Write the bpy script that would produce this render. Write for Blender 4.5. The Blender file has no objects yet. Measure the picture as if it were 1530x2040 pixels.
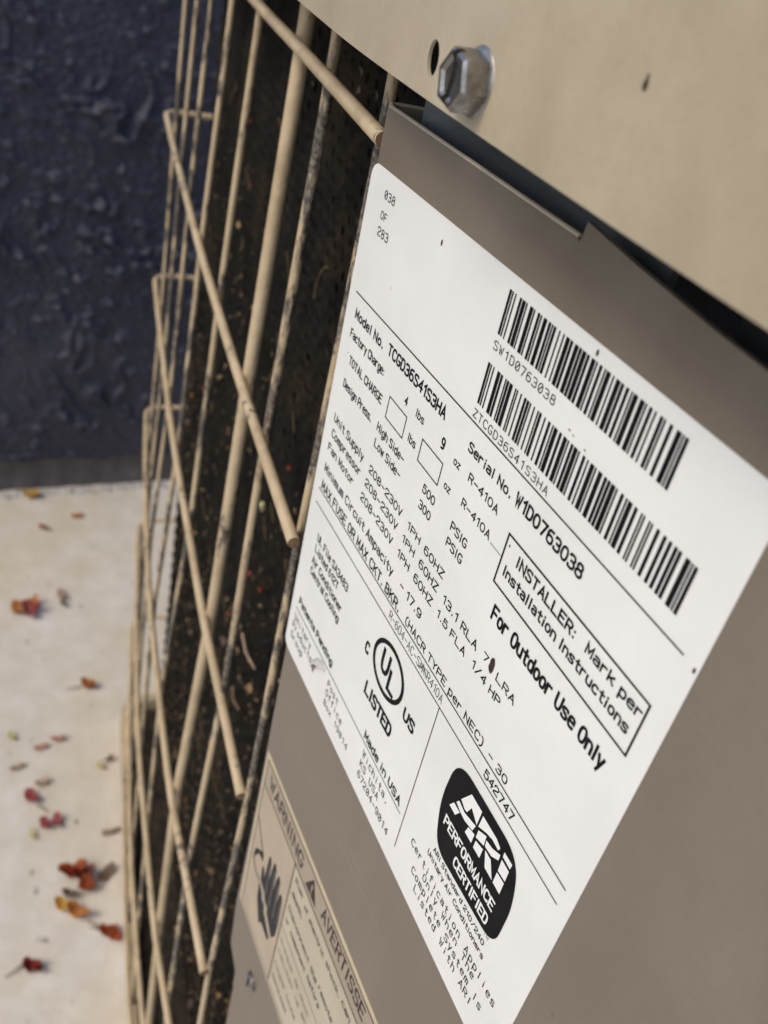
import bpy, bmesh, math, random
from mathutils import Vector, Matrix, noise
random.seed(7)

# ------------------------------------------------------------------ scene units
U = 0.084                     # metres per measuring unit
G = 8.4                       # camera height above the ground, in units
scene = bpy.context.scene
col = scene.collection

def W(a, n, b):
    """a: to the right along the panel, n: into the unit, b: down from camera height (units) -> metres."""
    return Vector((a * U, n * U, (G - b) * U))

# ------------------------------------------------------------------ camera
cam_data = bpy.data.cameras.new("camera")
cam = bpy.data.objects.new("camera", cam_data)
col.objects.link(cam)
right = Vector((0.39201738, 0.89902912, 0.19511281))
up = Vector((-0.58018706, 0.07701567, 0.81083387))
fwd = Vector((-0.71393652, 0.43106290, -0.55179654))
rot = Matrix((right, up, -fwd)).transposed().to_4x4()
cam.matrix_world = Matrix.Translation(W(0, 0, 0)) @ rot
cam_data.sensor_fit = 'VERTICAL'
cam_data.sensor_height = 36.0
cam_data.sensor_width = 27.0
cam_data.lens = 36.0 * 1874.6 / 2040.0
cam_data.clip_start = 0.005
cam_data.clip_end = 200.0
cam_data.dof.use_dof = True
cam_data.dof.focus_distance = 0.172
cam_data.dof.aperture_fstop = 23.5
scene.camera = cam

# ------------------------------------------------------------------ sky, sun, exposure
SUN_EL, SUN_AZ = math.radians(52), math.radians(170)   # azimuth measured from +Y towards +X
world = bpy.data.worlds.new("World")
scene.world = world
world.use_nodes = True
wn = world.node_tree
for nd in list(wn.nodes):
    wn.nodes.remove(nd)
sky = wn.nodes.new('ShaderNodeTexSky')
sky.sky_type = 'NISHITA'
sky.sun_disc = False
sky.sun_elevation = SUN_EL
sky.sun_rotation = SUN_AZ
sky.air_density = 1.0
sky.dust_density = 2.5
sky.ozone_density = 1.0
bg = wn.nodes.new('ShaderNodeBackground')
bg.inputs['Strength'].default_value = 0.15
wo = wn.nodes.new('ShaderNodeOutputWorld')
wn.links.new(sky.outputs[0], bg.inputs[0])
wn.links.new(bg.outputs[0], wo.inputs[0])

sun_data = bpy.data.lights.new("sun", 'SUN')
sun_data.energy = 1.15
sun_data.angle = math.radians(18)
sun_data.color = (1.0, 0.875, 0.69)
sun = bpy.data.objects.new("sun", sun_data)
col.objects.link(sun)
sun_dir = Vector((math.sin(SUN_AZ) * math.cos(SUN_EL), math.cos(SUN_AZ) * math.cos(SUN_EL), math.sin(SUN_EL)))
sun.rotation_euler = sun_dir.to_track_quat('Z', 'Y').to_euler()
sun.location = (0, 0, 5)

scene.view_settings.view_transform = 'Standard'
scene.view_settings.look = 'None'
scene.view_settings.gamma = 1.0
scene.view_settings.use_curve_mapping = False
scene.view_settings.exposure = 0.38

# ------------------------------------------------------------------ materials
def mat(name, rough=0.5, metal=0.0, base=(0.5, 0.5, 0.5), spec=0.5):
    m = bpy.data.materials.new(name)
    m.use_nodes = True
    nt = m.node_tree
    b = nt.nodes['Principled BSDF']
    b.inputs['Base Color'].default_value = (*base, 1)
    b.inputs['Roughness'].default_value = rough
    b.inputs['Metallic'].default_value = metal
    b.inputs['Specular IOR Level'].default_value = spec
    return m, nt, b

def coords(nt, scale=(1, 1, 1), kind='Object'):
    tc = nt.nodes.new('ShaderNodeTexCoord')
    mp = nt.nodes.new('ShaderNodeMapping')
    mp.inputs['Scale'].default_value = scale
    nt.links.new(tc.outputs[kind], mp.inputs['Vector'])
    return mp.outputs[0]

def tex_noise(nt, vec, scale, detail=4, rough=0.55, dist=0.0):
    n = nt.nodes.new('ShaderNodeTexNoise')
    n.inputs['Scale'].default_value = scale
    n.inputs['Detail'].default_value = detail
    n.inputs['Roughness'].default_value = rough
    n.inputs['Distortion'].default_value = dist
    nt.links.new(vec, n.inputs['Vector'])
    return n.outputs['Fac']

def ramp(nt, fac, stops):
    r = nt.nodes.new('ShaderNodeValToRGB')
    el = r.color_ramp.elements
    while len(el) < len(stops):
        el.new(0.5)
    for e, (p, c) in zip(el, stops):
        e.position = p
        e.color = (*c, 1) if len(c) == 3 else c
    nt.links.new(fac, r.inputs[0])
    return r.outputs[0]

def mixc(nt, fac, a, b, mode='MIX'):
    m = nt.nodes.new('ShaderNodeMix')
    m.data_type = 'RGBA'
    m.blend_type = mode
    for sock, v in ((m.inputs[0], fac), (m.inputs[6], a), (m.inputs[7], b)):
        if hasattr(v, 'is_output'):
            nt.links.new(v, sock)
        elif isinstance(v, (int, float)):
            sock.default_value = v
        else:
            sock.default_value = (*v, 1)
    return m.outputs[2]

def bump(nt, bsdf, height, strength=0.3, dist=0.001, prev=None):
    b = nt.nodes.new('ShaderNodeBump')
    b.inputs['Strength'].default_value = strength
    b.inputs['Distance'].default_value = dist
    nt.links.new(height, b.inputs['Height'])
    if prev is not None:
        nt.links.new(prev, b.inputs['Normal'])
    nt.links.new(b.outputs[0], bsdf.inputs['Normal'])
    return b.outputs[0]

def paint(name, c1, c2, c3, rough, dust, dustc):
    """enamelled sheet metal: cloudy weathering, faint runs, fine dust specks, orange-peel"""
    m, nt, b = mat(name, rough)
    v = coords(nt)
    n1 = tex_noise(nt, v, 22, 5, 0.6, 0.4)
    base = ramp(nt, n1, [(0.3, c1), (0.5, c2), (0.72, c3)])
    vs = coords(nt, (1, 1, 0.16))
    n2 = tex_noise(nt, vs, 60, 4, 0.6)
    f2 = ramp(nt, n2, [(0.5, (0, 0, 0)), (0.8, (dust, dust, dust))])
    c = mixc(nt, f2, base, dustc)
    n3 = tex_noise(nt, v, 900, 2, 0.5)
    f3 = ramp(nt, n3, [(0.36, (0.86, 0.84, 0.81)), (0.5, (1, 1, 1))])
    c = mixc(nt, 0.25, c, f3, 'MULTIPLY')
    n5 = tex_noise(nt, v, 140, 2, 0.4)
    f5 = ramp(nt, n5, [(0.80, (0, 0, 0)), (0.84, (0.8, 0.8, 0.8))])
    c = mixc(nt, f5, c, (c1[0]*0.45, c1[1]*0.4, c1[2]*0.36))
    tcs = nt.nodes.new('ShaderNodeTexCoord'); ms = nt.nodes.new('ShaderNodeMapping')
    ms.inputs['Rotation'].default_value = (0, math.radians(38), 0); ms.inputs['Scale'].default_value = (12, 90, 620)
    nt.links.new(tcs.outputs['Object'], ms.inputs['Vector'])
    sc_ = tex_noise(nt, ms.outputs[0], 1.0, 2, 0.5)
    c = mixc(nt, ramp(nt, sc_, [(0.70, (0, 0, 0)), (0.76, (0.28,)*3)]), c, dustc)
    nt.links.new(c, b.inputs['Base Color'])
    n4 = tex_noise(nt, v, 380, 3, 0.5)
    bump(nt, b, n4, 0.07, 0.0003)
    rr = ramp(nt, n1, [(0.3, (rough-.08,)*3), (0.7, (rough+.12,)*3)])
    nt.links.new(rr, b.inputs['Roughness'])
    return m

M = {}
M['lid'] = paint('lid_paint', (0.310, 0.258, 0.175), (0.365, 0.307, 0.213), (0.420, 0.360, 0.258), 0.42, 0.3, (0.50, 0.43, 0.32))
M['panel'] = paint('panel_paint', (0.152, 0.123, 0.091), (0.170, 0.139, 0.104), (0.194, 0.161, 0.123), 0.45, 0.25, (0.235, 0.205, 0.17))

M['hem'] = paint('hem_lit_paint', (0.40, 0.33, 0.23), (0.46, 0.385, 0.275), (0.52, 0.44, 0.325), 0.5, 0.3, (0.6, 0.52, 0.4))  # paler than the panel: light caught by the edge, put into the colour

def wire_mat(name, dirt_lo, dirt_hi):
    m, nt, b = mat(name, 0.5)
    v = coords(nt)
    n1 = tex_noise(nt, v, 60, 4, 0.6)
    base = ramp(nt, n1, [(0.3, (0.36, 0.275, 0.165)), (0.5, (0.47, 0.365, 0.225)), (0.75, (0.53, 0.425, 0.28))])
    vs = coords(nt, (1, 1, 0.30))
    n2 = tex_noise(nt, vs, 300, 5, 0.7, 0.3)
    n3 = tex_noise(nt, v, 24, 3, 0.5)
    mul = nt.nodes.new('ShaderNodeMath'); mul.operation = 'MULTIPLY'
    nt.links.new(n2, mul.inputs[0]); nt.links.new(n3, mul.inputs[1])
    f = ramp(nt, mul.outputs[0], [(dirt_lo, (0, 0, 0)), (dirt_hi, (1, 1, 1))])
    n4 = tex_noise(nt, v, 900, 2)
    dirt = ramp(nt, n4, [(0.4, (0.045, 0.04, 0.035)), (0.65, (0.20, 0.17, 0.13))])
    c = mixc(nt, f, base, dirt)
    nt.links.new(c, b.inputs['Base Color'])
    hh = bump(nt, b, n2, 0.35, 0.0005)
    bump(nt, b, tex_noise(nt, v, 170, 3, 0.6), 0.5, 0.0010, hh)
    return m
M['wire'] = wire_mat('guard_wire_paint', 0.33, 0.37)
M['wire_dirty'] = wire_mat('worn_wire_paint', 0.235, 0.285)

m, nt, b = mat('wire_end_rust', 0.8)
v = coords(nt)
nt.links.new(ramp(nt, tex_noise(nt, v, 700, 3), [(0.3, (0.13, 0.07, 0.035)), (0.7, (0.26, 0.17, 0.09))]), b.inputs['Base Color'])
M['wire_end'] = m

m, nt, b = mat('label_paper', 0.42)
v = coords(nt)
c = ramp(nt, tex_noise(nt, v, 40, 5, 0.6), [(0.3, (0.665, 0.665, 0.635)), (0.7, (0.735, 0.735, 0.705))])
sp = ramp(nt, tex_noise(nt, v, 260, 2, 0.4), [(0.79, (0, 0, 0)), (0.83, (0.7, 0.7, 0.7))])
c = mixc(nt, sp, c, (0.45, 0.40, 0.33))
nt.links.new(c, b.inputs['Base Color'])
hh = bump(nt, b, tex_noise(nt, v, 500, 3), 0.12, 0.0002)
bump(nt, b, tex_noise(nt, v, 17, 2, 0.5, 0.6), 0.35, 0.0016, hh)
M['paper'] = m

def plain(name, c, rough=0.5, metal=0.0, var=0.12, scale=200, spec=0.15):
    m, nt, b = mat(name, rough, metal, spec=spec)
    v = coords(nt)
    lo = tuple(max(0, x * (1 - var)) for x in c); hi = tuple(x * (1 + var) for x in c)
    nt.links.new(ramp(nt, tex_noise(nt, v, scale, 3), [(0.3, lo), (0.7, hi)]), b.inputs['Base Color'])
    return m
M['ink'] = plain('black_ink', (0.0075, 0.007, 0.0085), 0.5, 0, 0.3, spec=0.06)
M['ink_soft'] = plain('faded_ink', (0.045, 0.042, 0.043), 0.5, 0, 0.3)
M['badge_white'] = plain('reversed_white', (0.74, 0.735, 0.71), 0.5, 0, 0.04)
M['warn_cream'] = plain('faded_cream_film', (0.50, 0.42, 0.29), 0.45, 0, 0.06, 90)
M['warn_head'] = plain('faded_header_film', (0.33, 0.275, 0.205), 0.45, 0, 0.07, 90)
M['warn_pic'] = plain('faded_picture_film', (0.40, 0.33, 0.24), 0.45, 0, 0.07, 70)
M['warn_text'] = plain('faded_text_film', (0.44, 0.39, 0.29), 0.45, 0, 0.07, 70)
M['warn_ink'] = plain('brown_ink', (0.04, 0.026, 0.022), 0.5, 0, 0.3)
M['warn_blue'] = plain('slate_ink', (0.017, 0.017, 0.021), 0.5, 0, 0.2)
M['warn_grey'] = plain('grey_ink', (0.17, 0.15, 0.13), 0.5, 0, 0.2)
M['tear'] = plain('torn_paper_core', (0.26, 0.205, 0.15), 0.8, 0, 0.2)
M['blot'] = plain('brown_blot', (0.045, 0.028, 0.02), 0.6, 0, 0.5, 900)

m, nt, b = mat('zinc_bolt', 0.28, 0.92)
v = coords(nt)
n = tex_noise(nt, v, 420, 5, 0.65)
nt.links.new(ramp(nt, n, [(0.3, (0.15, 0.14, 0.127)), (0.55, (0.29, 0.273, 0.25)), (0.8, (0.46, 0.437, 0.41))]), b.inputs['Base Color'])
nt.links.new(ramp(nt, n, [(0.3, (0.42,)*3), (0.7, (0.22,)*3)]), b.inputs['Roughness'])
bump(nt, b, n, 0.25, 0.0003)
M['bolt'] = m

m, nt, b = mat('galvanised_steel', 0.45, 0.35)
v = coords(nt)
n = tex_noise(nt, coords(nt, (0.35, 1, 1.6)), 90, 5, 0.65, 0.5)
nt.links.new(ramp(nt, n, [(0.3, (0.075, 0.08, 0.08)), (0.55, (0.125, 0.135, 0.135)), (0.8, (0.27, 0.285, 0.285))]), b.inputs['Base Color'])
M['galv'] = m

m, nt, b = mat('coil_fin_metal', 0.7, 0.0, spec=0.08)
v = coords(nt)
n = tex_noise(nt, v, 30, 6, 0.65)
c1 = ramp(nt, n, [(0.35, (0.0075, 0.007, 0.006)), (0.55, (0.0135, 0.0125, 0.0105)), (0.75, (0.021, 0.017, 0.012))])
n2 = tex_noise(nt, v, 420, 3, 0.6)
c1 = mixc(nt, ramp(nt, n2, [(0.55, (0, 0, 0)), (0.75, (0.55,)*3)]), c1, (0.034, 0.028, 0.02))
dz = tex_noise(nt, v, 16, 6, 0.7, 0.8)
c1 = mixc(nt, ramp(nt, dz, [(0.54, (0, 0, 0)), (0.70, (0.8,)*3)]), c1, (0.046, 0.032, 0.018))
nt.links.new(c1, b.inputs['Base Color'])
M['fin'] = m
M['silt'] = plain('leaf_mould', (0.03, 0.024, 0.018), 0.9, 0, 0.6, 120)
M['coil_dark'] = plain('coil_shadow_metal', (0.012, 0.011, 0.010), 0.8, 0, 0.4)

# navy stucco
m, nt, b = mat('navy_stucco_paint', 0.46, spec=0.4)
v = coords(nt)
n = tex_noise(nt, v, 9, 6, 0.6)
n2 = tex_noise(nt, v, 130, 4, 0.65)
c = ramp(nt, n, [(0.3, (0.023, 0.025, 0.042)), (0.55, (0.033, 0.034, 0.053)), (0.75, (0.052, 0.052, 0.070))])
c = mixc(nt, ramp(nt, n2, [(0.52, (0, 0, 0)), (0.75, (0.5,)*3)]), c, (0.075, 0.074, 0.105))  # highlights on the raised grain painted in as paler violet grey
nt.links.new(c, b.inputs['Base Color'])
hh = bump(nt, b, n2, 0.5, 0.0025)
bump(nt, b, tex_noise(nt, v, 420, 4, 0.7), 0.6, 0.001, hh)
M['stucco'] = m

m, nt, b = mat('bare_foundation', 0.85)
v = coords(nt)
n = tex_noise(nt, v, 45, 6, 0.65)
nt.links.new(ramp(nt, n, [(0.3, (0.075, 0.064, 0.058)), (0.6, (0.115, 0.10, 0.094)), (0.8, (0.17, 0.155, 0.145))]), b.inputs['Base Color'])
bump(nt, b, n, 0.6, 0.003)
M['foundation'] = m

# concrete
m, nt, b = mat('worn_concrete', 0.8)
v = coords(nt)
big = tex_noise(nt, v, 5.5, 5, 0.55, 0.3)
mid = tex_noise(nt, v, 38, 6, 0.65)
fine = tex_noise(nt, v, 420, 4, 0.6)
c = ramp(nt, big, [(0.32, (0.585, 0.58, 0.57)), (0.5, (0.635, 0.635, 0.63)), (0.7, (0.68, 0.68, 0.675))])
c = mixc(nt, ramp(nt, mid, [(0.42, (0.45,)*3), (0.62, (0, 0, 0))]), c, (0.50, 0.47, 0.42))
c = mixc(nt, ramp(nt, fine, [(0.60, (0, 0, 0)), (0.80, (0.6,)*3)]), c, (0.68, 0.65, 0.58))
patchy = tex_noise(nt, v, 2.6, 5, 0.6, 0.6)
silt = mixc(nt, ramp(nt, mid, [(0.3, (0,)*3), (0.7, (1,)*3)]), (0.46, 0.385, 0.25), (0.55, 0.475, 0.335))
c = mixc(nt, ramp(nt, patchy, [(0.40, (0.12,)*3), (0.68, (0.7,)*3)]), c, silt)
spot = tex_noise(nt, v, 70, 1, 0.3)
c = mixc(nt, ramp(nt, spot, [(0.73, (0, 0, 0)), (0.79, (0.7,)*3)]), c, (0.16, 0.14, 0.11))
nt.links.new(c, b.inputs['Base Color'])
h = bump(nt, b, mid, 0.35, 0.003)
bump(nt, b, fine, 0.35, 0.001, h)
M['concrete'] = m

# ------------------------------------------------------------------ object helpers
def link_mesh(name, bm, material, parent=None, smooth=False, label=None):
    me = bpy.data.meshes.new(name)
    bm.normal_update()
    bm.to_mesh(me)
    bm.free()
    mats = material if isinstance(material, (list, tuple)) else [material]
    for mm in mats:
        me.materials.append(mm)
    if smooth:
        for p in me.polygons:
            p.use_smooth = smooth is True or len(p.vertices) == 4
    o = bpy.data.objects.new(name, me)
    col.objects.link(o)
    if parent is not None:
        o.parent = parent
        if parent.type == 'EMPTY':
            o.matrix_parent_inverse = Matrix.Translation(parent.location).inverted()
    if label:
        o['label'] = label
    return o

def tag(o, label=None, cat=None, group=None, kind=None):
    if label: o['label'] = label
    if cat: o['category'] = cat
    if group: o['group'] = group
    if kind: o['kind'] = kind
    return o

def empty(name, loc):
    o = bpy.data.objects.new(name, None)
    o.empty_display_size = 0.05
    o.location = loc
    col.objects.link(o)
    return o

def tube(bm, pts, r, seg=10, cap=True, mat_cap=0, r_end=None):
    """round bar along a polyline of metre points"""
    rings = []
    ref = None
    n = len(pts)
    for i, p in enumerate(pts):
        t = (pts[min(i + 1, n - 1)] - pts[max(i - 1, 0)]).normalized()
        if ref is None:
            ref = t.orthogonal().normalized()
        ref = (ref - t * ref.dot(t)).normalized()
        bi = t.cross(ref)
        rr = r if r_end is None else r + (r_end - r) * i / (n - 1)
        rings.append([bm.verts.new(p + (ref * math.cos(2 * math.pi * k / seg) + bi * math.sin(2 * math.pi * k / seg)) * rr) for k in range(seg)])
    for a, b2 in zip(rings, rings[1:]):
        for k in range(seg):
            bm.faces.new((a[k], a[(k + 1) % seg], b2[(k + 1) % seg], b2[k]))
    if cap:
        f1 = bm.faces.new(list(reversed(rings[0]))); f2 = bm.faces.new(rings[-1])
        f1.material_index = mat_cap; f2.material_index = mat_cap
    return rings

def round_poly(pts, radius, seg=6):
    """round every corner of a closed plan polygon"""
    out = []
    n = len(pts)
    for i in range(n):
        p = Vector(pts[i][:2]); a = Vector(pts[i - 1][:2]); c = Vector(pts[(i + 1) % n][:2])
        r = pts[i][2] if len(pts[i]) > 2 else radius
        if r <= 0:
            out.append(p); continue
        u, w = (a - p).normalized(), (c - p).normalized()
        for k in range(seg + 1):
            t = k / seg
            q0 = p + u * r; q1 = p + w * r
            out.append(q0 * (1 - t) ** 2 + p * 2 * t * (1 - t) + q1 * t * t)
    return out

def flat(bm, pts, n):
    """flat print: polygon of (a, b) points lying at depth n"""
    vs = [bm.verts.new(W(a, n, b)) for a, b in pts]
    try:
        return bm.faces.new(vs)
    except ValueError:
        return None

# ------------------------------------------------------------------ stroke lettering
GL = {
'A': "0,0 4,12 8,0|1.4,4 6.6,4", 'B': "0,0 0,12|s0,12 7.4,12 7.4,6.4 0,6.4|s0,6.4 8,6.4 8,0 0,0",
'C': "s7.8,10.4 7.8,12 0,12 0,0 7.8,0 7.8,1.8", 'D': "0,0 0,12|s0,12 8,12 8,0 0,0", 'E': "8,12 0,12 0,0 8,0|0,6.2 6.4,6.2",
'F': "8,12 0,12 0,0|0,6.2 6.4,6.2", 'G': "s7.6,10.6 7.6,12 0,12 0,0 8,0 8,5|8,4.6 8,5.2 4.8,5.2", 'H': "0,0 0,12|8,0 8,12|0,6.2 8,6.2",
'I': "4,0 4,12", 'J': "s7,12 7,0 0,0 0,4", 'K': "0,0 0,12|8,12 0,4.6|2.6,7 8,0", 'L': "0,12 0,0 8,0",
'M': "0,0 0,12 4,3 8,12 8,0", 'N': "0,0 0,12 8,0 8,12", 'O': "c0,0 8,0 8,12 0,12", 'P': "0,0 0,12|s0,12 8,12 8,5.6 0,5.6",
'R': "0,0 0,12|s0,12 8,12 8,5.8 0,5.8|4.4,5.8 8,0", 'S': "s7.6,10.8 7.6,12 0,12 0,7 8,5.6 8,0 0.2,0 0.2,1.4", 'T': "4,0 4,12|0,12 8,12",
'U': "s0,12 0,0 8,0 8,12", 'V': "0,12 4,0 8,12", 'W': "0,12 2,0 4,9 6,0 8,12", 'X': "0,0 8,12|0,12 8,0", 'Y': "0,12 4,6 8,12|4,6 4,0",
'Z': "0,12 8,12 0,0 8,0",
'0': "c0,0 8,0 8,12 0,12", '1': "1,9.4 4.4,12 4.4,0", '2': "s0,8.8 0,12 8,12 8,7.4 0,2.6 0,0|0,0 8,0",
'3': "s0.4,10.8 0.6,12 7.6,12 7.6,6.4 3,6.4|s3,6.4 8,6.4 8,0 0,0 0.2,1.6", '4': "6,0 6,12 0,4 8,4", '5': "7,12 0.8,12 0.5,6.4|s0.5,6.4 2.5,7.8 8,7.8 8,0 0,0 0,2.6",
'6': "c0,0 8,0 8,7.2 0,7.2|s0,3 0,10 2.6,12 7,12", '7': "0,12 8,12 3,0", '8': "c0,0 8,0 8,6.4 0,6.4|c0.6,6.4 7.4,6.4 7.4,12 0.6,12",
'9': "c0,4.8 8,4.8 8,12 0,12|s8,9 8,2 5.4,0 1,0",
'a': "s0.5,7.9 1.5,8.5 7,8.5 7,0|c0,0 7,0 7,4.8 0,4.8", 'b': "0,0 0,12|c0,0 7,0 7,8.4 0,8.4", 'c': "s6.8,7.4 6.8,8.4 0,8.4 0,0 6.8,0 6.8,1",
'd': "7,0 7,12|c0,0 7,0 7,8.4 0,8.4", 'e': "0.1,4.6 7,4.6|s7,4.6 7,8.4 0,8.4 0,0 6.6,0 6.6,0.8", 'f': "s6.6,12 3,12.4 3,8 3,0|0.4,8.2 6.2,8.2",
'g': "c0,0 7,0 7,8.4 0,8.4|s7,8.4 7,-4 0,-4 0,-2.2", 'h': "0,0 0,12|s0,5 0,8.4 7,8.4 7,0", 'i': "4,0 4,7.4|4,10.9 4,11.3",
'j': "s5,7.4 5,-4 1,-4|5,10.9 5,11.3", 'k': "0,0 0,12|6.6,8.4 0,3.2|2.6,5 7,0", 'l': "4,0 4,12", 'm': "0,0 0,8.4|s0,6 0,8.4 4,8.4 4,0|s4,6 4,8.4 8,8.4 8,0",
'n': "0,0 0,8.4|s0,5 0,8.4 7,8.4 7,0", 'o': "c0,0 7,0 7,8.4 0,8.4", 'p': "0,-4 0,8.4|c0,0 7,0 7,8.4 0,8.4", 'q': "7,-4 7,8.4|c0,0 7,0 7,8.4 0,8.4",
'r': "0,0 0,8.4|s0,4.6 0.6,8.4 5.6,8.4", 's': "s6.6,7.4 6.6,8.4 0,8.4 0,4.8 7,3.8 7,0 0.2,0 0.2,1", 't': "s3,11.4 3,0 6.6,0|0.4,8.2 6.4,8.2",
'u': "s0,8.4 0,0 7,0 7,3.4|7,8.4 7,0", 'v': "0,8.4 3.5,0 7,8.4", 'w': "0,8.4 2,0 4,6.6 6,0 8,8.4", 'x': "0,0 7,8.4|0,8.4 7,0", 'y': "0,8.4 3.6,0|7,8.4 2.2,-4",
'z': "0,8.4 7,8.4 0,0 7,0",
'.': "4,0 4,1.4", ',': "4.4,1 3.4,-2", ':': "4,0.7 4,1.1|4,7 4,7.4", '-': "0.6,5.8 7.4,5.8", '*': "4,7 4,11.6|2,8 6,10.6|2,10.6 6,8",
'/': "0,-1 8,12.6", '(': "s6,13.4 2.4,11 2.4,0.6 6,-2", ')': "s2,13.4 5.6,11 5.6,0.6 2,-2",
}
WID = {'i': (2.6, 5.4), 'l': (2.6, 5.4), 'I': (2.4, 5.6), '.': (2.6, 5.4), ',': (2.4, 5.6), ':': (2.6, 5.4), '1': (0.4, 5.4), '*': (1.6, 6.4), '(': (1.8, 6.2), ')': (1.8, 6.2),
       'j': (0.8, 5.8)}
for ch in 'abcdeghknopqsuvxyz':
    WID[ch] = (0, 7)
for ch in 'frt':
    WID[ch] = (0, 6.4)

def chaikin(p, closed):
    for _ in range(3):
        q = []
        m = len(p)
        rng = range(m) if closed else range(m - 1)
        for i in rng:
            a, b = Vector(p[i]), Vector(p[(i + 1) % m])
            fa, fb = 0.25, 0.25
            if not closed and i == 0: fa = 0.0
            if not closed and i == m - 2: fb = 0.0
            q.append(a.lerp(b, fa)); q.append(a.lerp(b, 1 - fb))
        p = q
    return [Vector(x) for x in p]

_cache = {}
def strokes(ch, slashed=False):
    key = (ch, slashed)
    if key not in _cache:
        res = []
        src = GL[ch] + ("|1.4,2 6.6,10" if slashed and ch == '0' else "")
        for s in src.split('|'):
            kind = s[0] if s[0] in 'sc' else ''
            pts = [tuple(float(x) for x in t.split(',')) for t in s.lstrip('sc').split()]
            if kind == 'c': res.append((chaikin(pts, True), True))
            elif kind == 's': res.append((chaikin(pts, False), False))
            else: res.append(([Vector(p) for p in pts], False))
        _cache[key] = res
    return _cache[key]

def stroke_faces(bm, pts, closed, t, n):
    """ribbon of constant width t along (a, b) points"""
    m = len(pts)
    clean = [pts[0]]
    for p in pts[1:]:
        if (p - clean[-1]).length > 1e-5: clean.append(p)
    pts = clean
    if closed and (pts[0] - pts[-1]).length < 1e-5: pts = pts[:-1]
    m = len(pts)
    if m < 2: return
    L, R = [], []
    for i in range(m):
        d0 = pts[i] - pts[i - 1] if (closed or i > 0) else None
        d1 = pts[(i + 1) % m] - pts[i] if (closed or i < m - 1) else None
        if d0 is None: d0 = d1
        if d1 is None: d1 = d0
        d0, d1 = d0.normalized(), d1.normalized()
        n0, n1 = Vector((-d0.y, d0.x)), Vector((-d1.y, d1.x))
        mi = (n0 + n1)
        if mi.length < 1e-3: mi = n1
        mi.normalize()
        k = min(1.0 / max(mi.dot(n1), 0.3), 2.6) * t / 2
        p = pts[i].copy()
        if not closed and i == 0: p = p - d1 * t * 0.45
        if not closed and i == m - 1: p = p + d0 * t * 0.45
        L.append(bm.verts.new(W(p.x + mi.x * k, n, p.y + mi.y * k)))
        R.append(bm.verts.new(W(p.x - mi.x * k, n, p.y - mi.y * k)))
    for i in range(m if closed else m - 1):
        j = (i + 1) % m
        bm.faces.new((L[i], L[j], R[j], R[i]))

STY = {'p': 0.145, 'b': 0.175, 'B': 0.175, 'm': 0.11, 'X': 0.20, 'w': 0.165, 't': 0.085, 'n': 0.15}
def text_bm(text, a0, a1, b, h, style, n):
    bm = bmesh.new()
    t = STY[style] * h
    cells = []
    x = 0.0
    if style == 'm':
        for ch in text:
            if ch != ' ':
                lo, hi = WID.get(ch, (0, 8))
                cells.append((ch, x + 4 - (lo + hi) / 2, lo, hi))
            x += 12.4
        first, last = cells[0], cells[-1]
    else:
        for ch in text:
            if ch == ' ':
                x += 5.5; continue
            lo, hi = WID.get(ch, (0, 8))
            cells.append((ch, x - lo, lo, hi))
            x += (hi - lo) + 3.4
        first, last = cells[0], cells[-1]
    x0 = first[1] + first[2]; x1 = last[1] + last[3]
    span = max(x1 - x0, 0.5)
    if len(text) == 1 and text in '1I.*:':
        sx = h / 12 * 0.6
    else:
        sx = (a1 - a0 - t) / span
    layer = 0
    for ch, ox, lo, hi in cells:
        for pts, closed in strokes(ch, style == 'm'):
            q = [Vector((a0 + t / 2 + (ox + p.x - x0) * sx, b - t * 0.5 - p.y / 12 * (h - t))) for p in pts]
            stroke_faces(bm, q, closed, t, n - 0.00006 * (layer % 5))
            layer += 1
    return bm

# ================================================================== LARGE STRUCTURE
def plane_bm(x0, x1, y0, y1, z):
    bm = bmesh.new()
    bm.faces.new([bm.verts.new(p) for p in ((x0, y0, z), (x1, y0, z), (x1, y1, z), (x0, y1, z))])
    return bm

g = link_mesh('ground', plane_bm(-30, 30, -30, 30, 0), M['concrete'])
tag(g, 'pale worn concrete patio with scattered fallen leaves', kind='structure')

# navy stucco wall: a real modelled relief where it is seen, plain rendered wall beyond
WALL_A = -12.1
def wall_relief(y, z):
    p = Vector((y, z, 3.1))
    h = noise.fractal(p * 7, 0.9, 2.0, 3) * 0.0026
    patch = 0.55 + 0.9 * noise.noise(p * 8 + Vector((3, 3, 3)))
    k = Vector((y + 0.35 * z, z, 0))                       # trowel drag runs slightly downhill
    lump = noise.noise(Vector((k.x * 46, k.y * 66, 0.7))) + 0.6 * noise.noise(Vector((k.x * 120, k.y * 150, 5.1)))
    h += max(0.0, lump - 0.10) ** 1.2 * 0.0150 * max(0.15, patch)
    q = Vector((y * 9 + noise.noise(p * 22) * 0.9, z * 17 + noise.noise(p * 24 + Vector((4, 4, 4))) * 1.3, 2.2))
    ridge = 1.0 - abs(noise.noise(q))
    h += max(0.0, ridge - 0.84) * 0.080 * max(0.0, 0.15 + noise.noise(p * 10 + Vector((9, 0, 0))))
    h += 0.0013 * noise.fractal(p * 190, 0.8, 2.0, 3)
    return h

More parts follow.
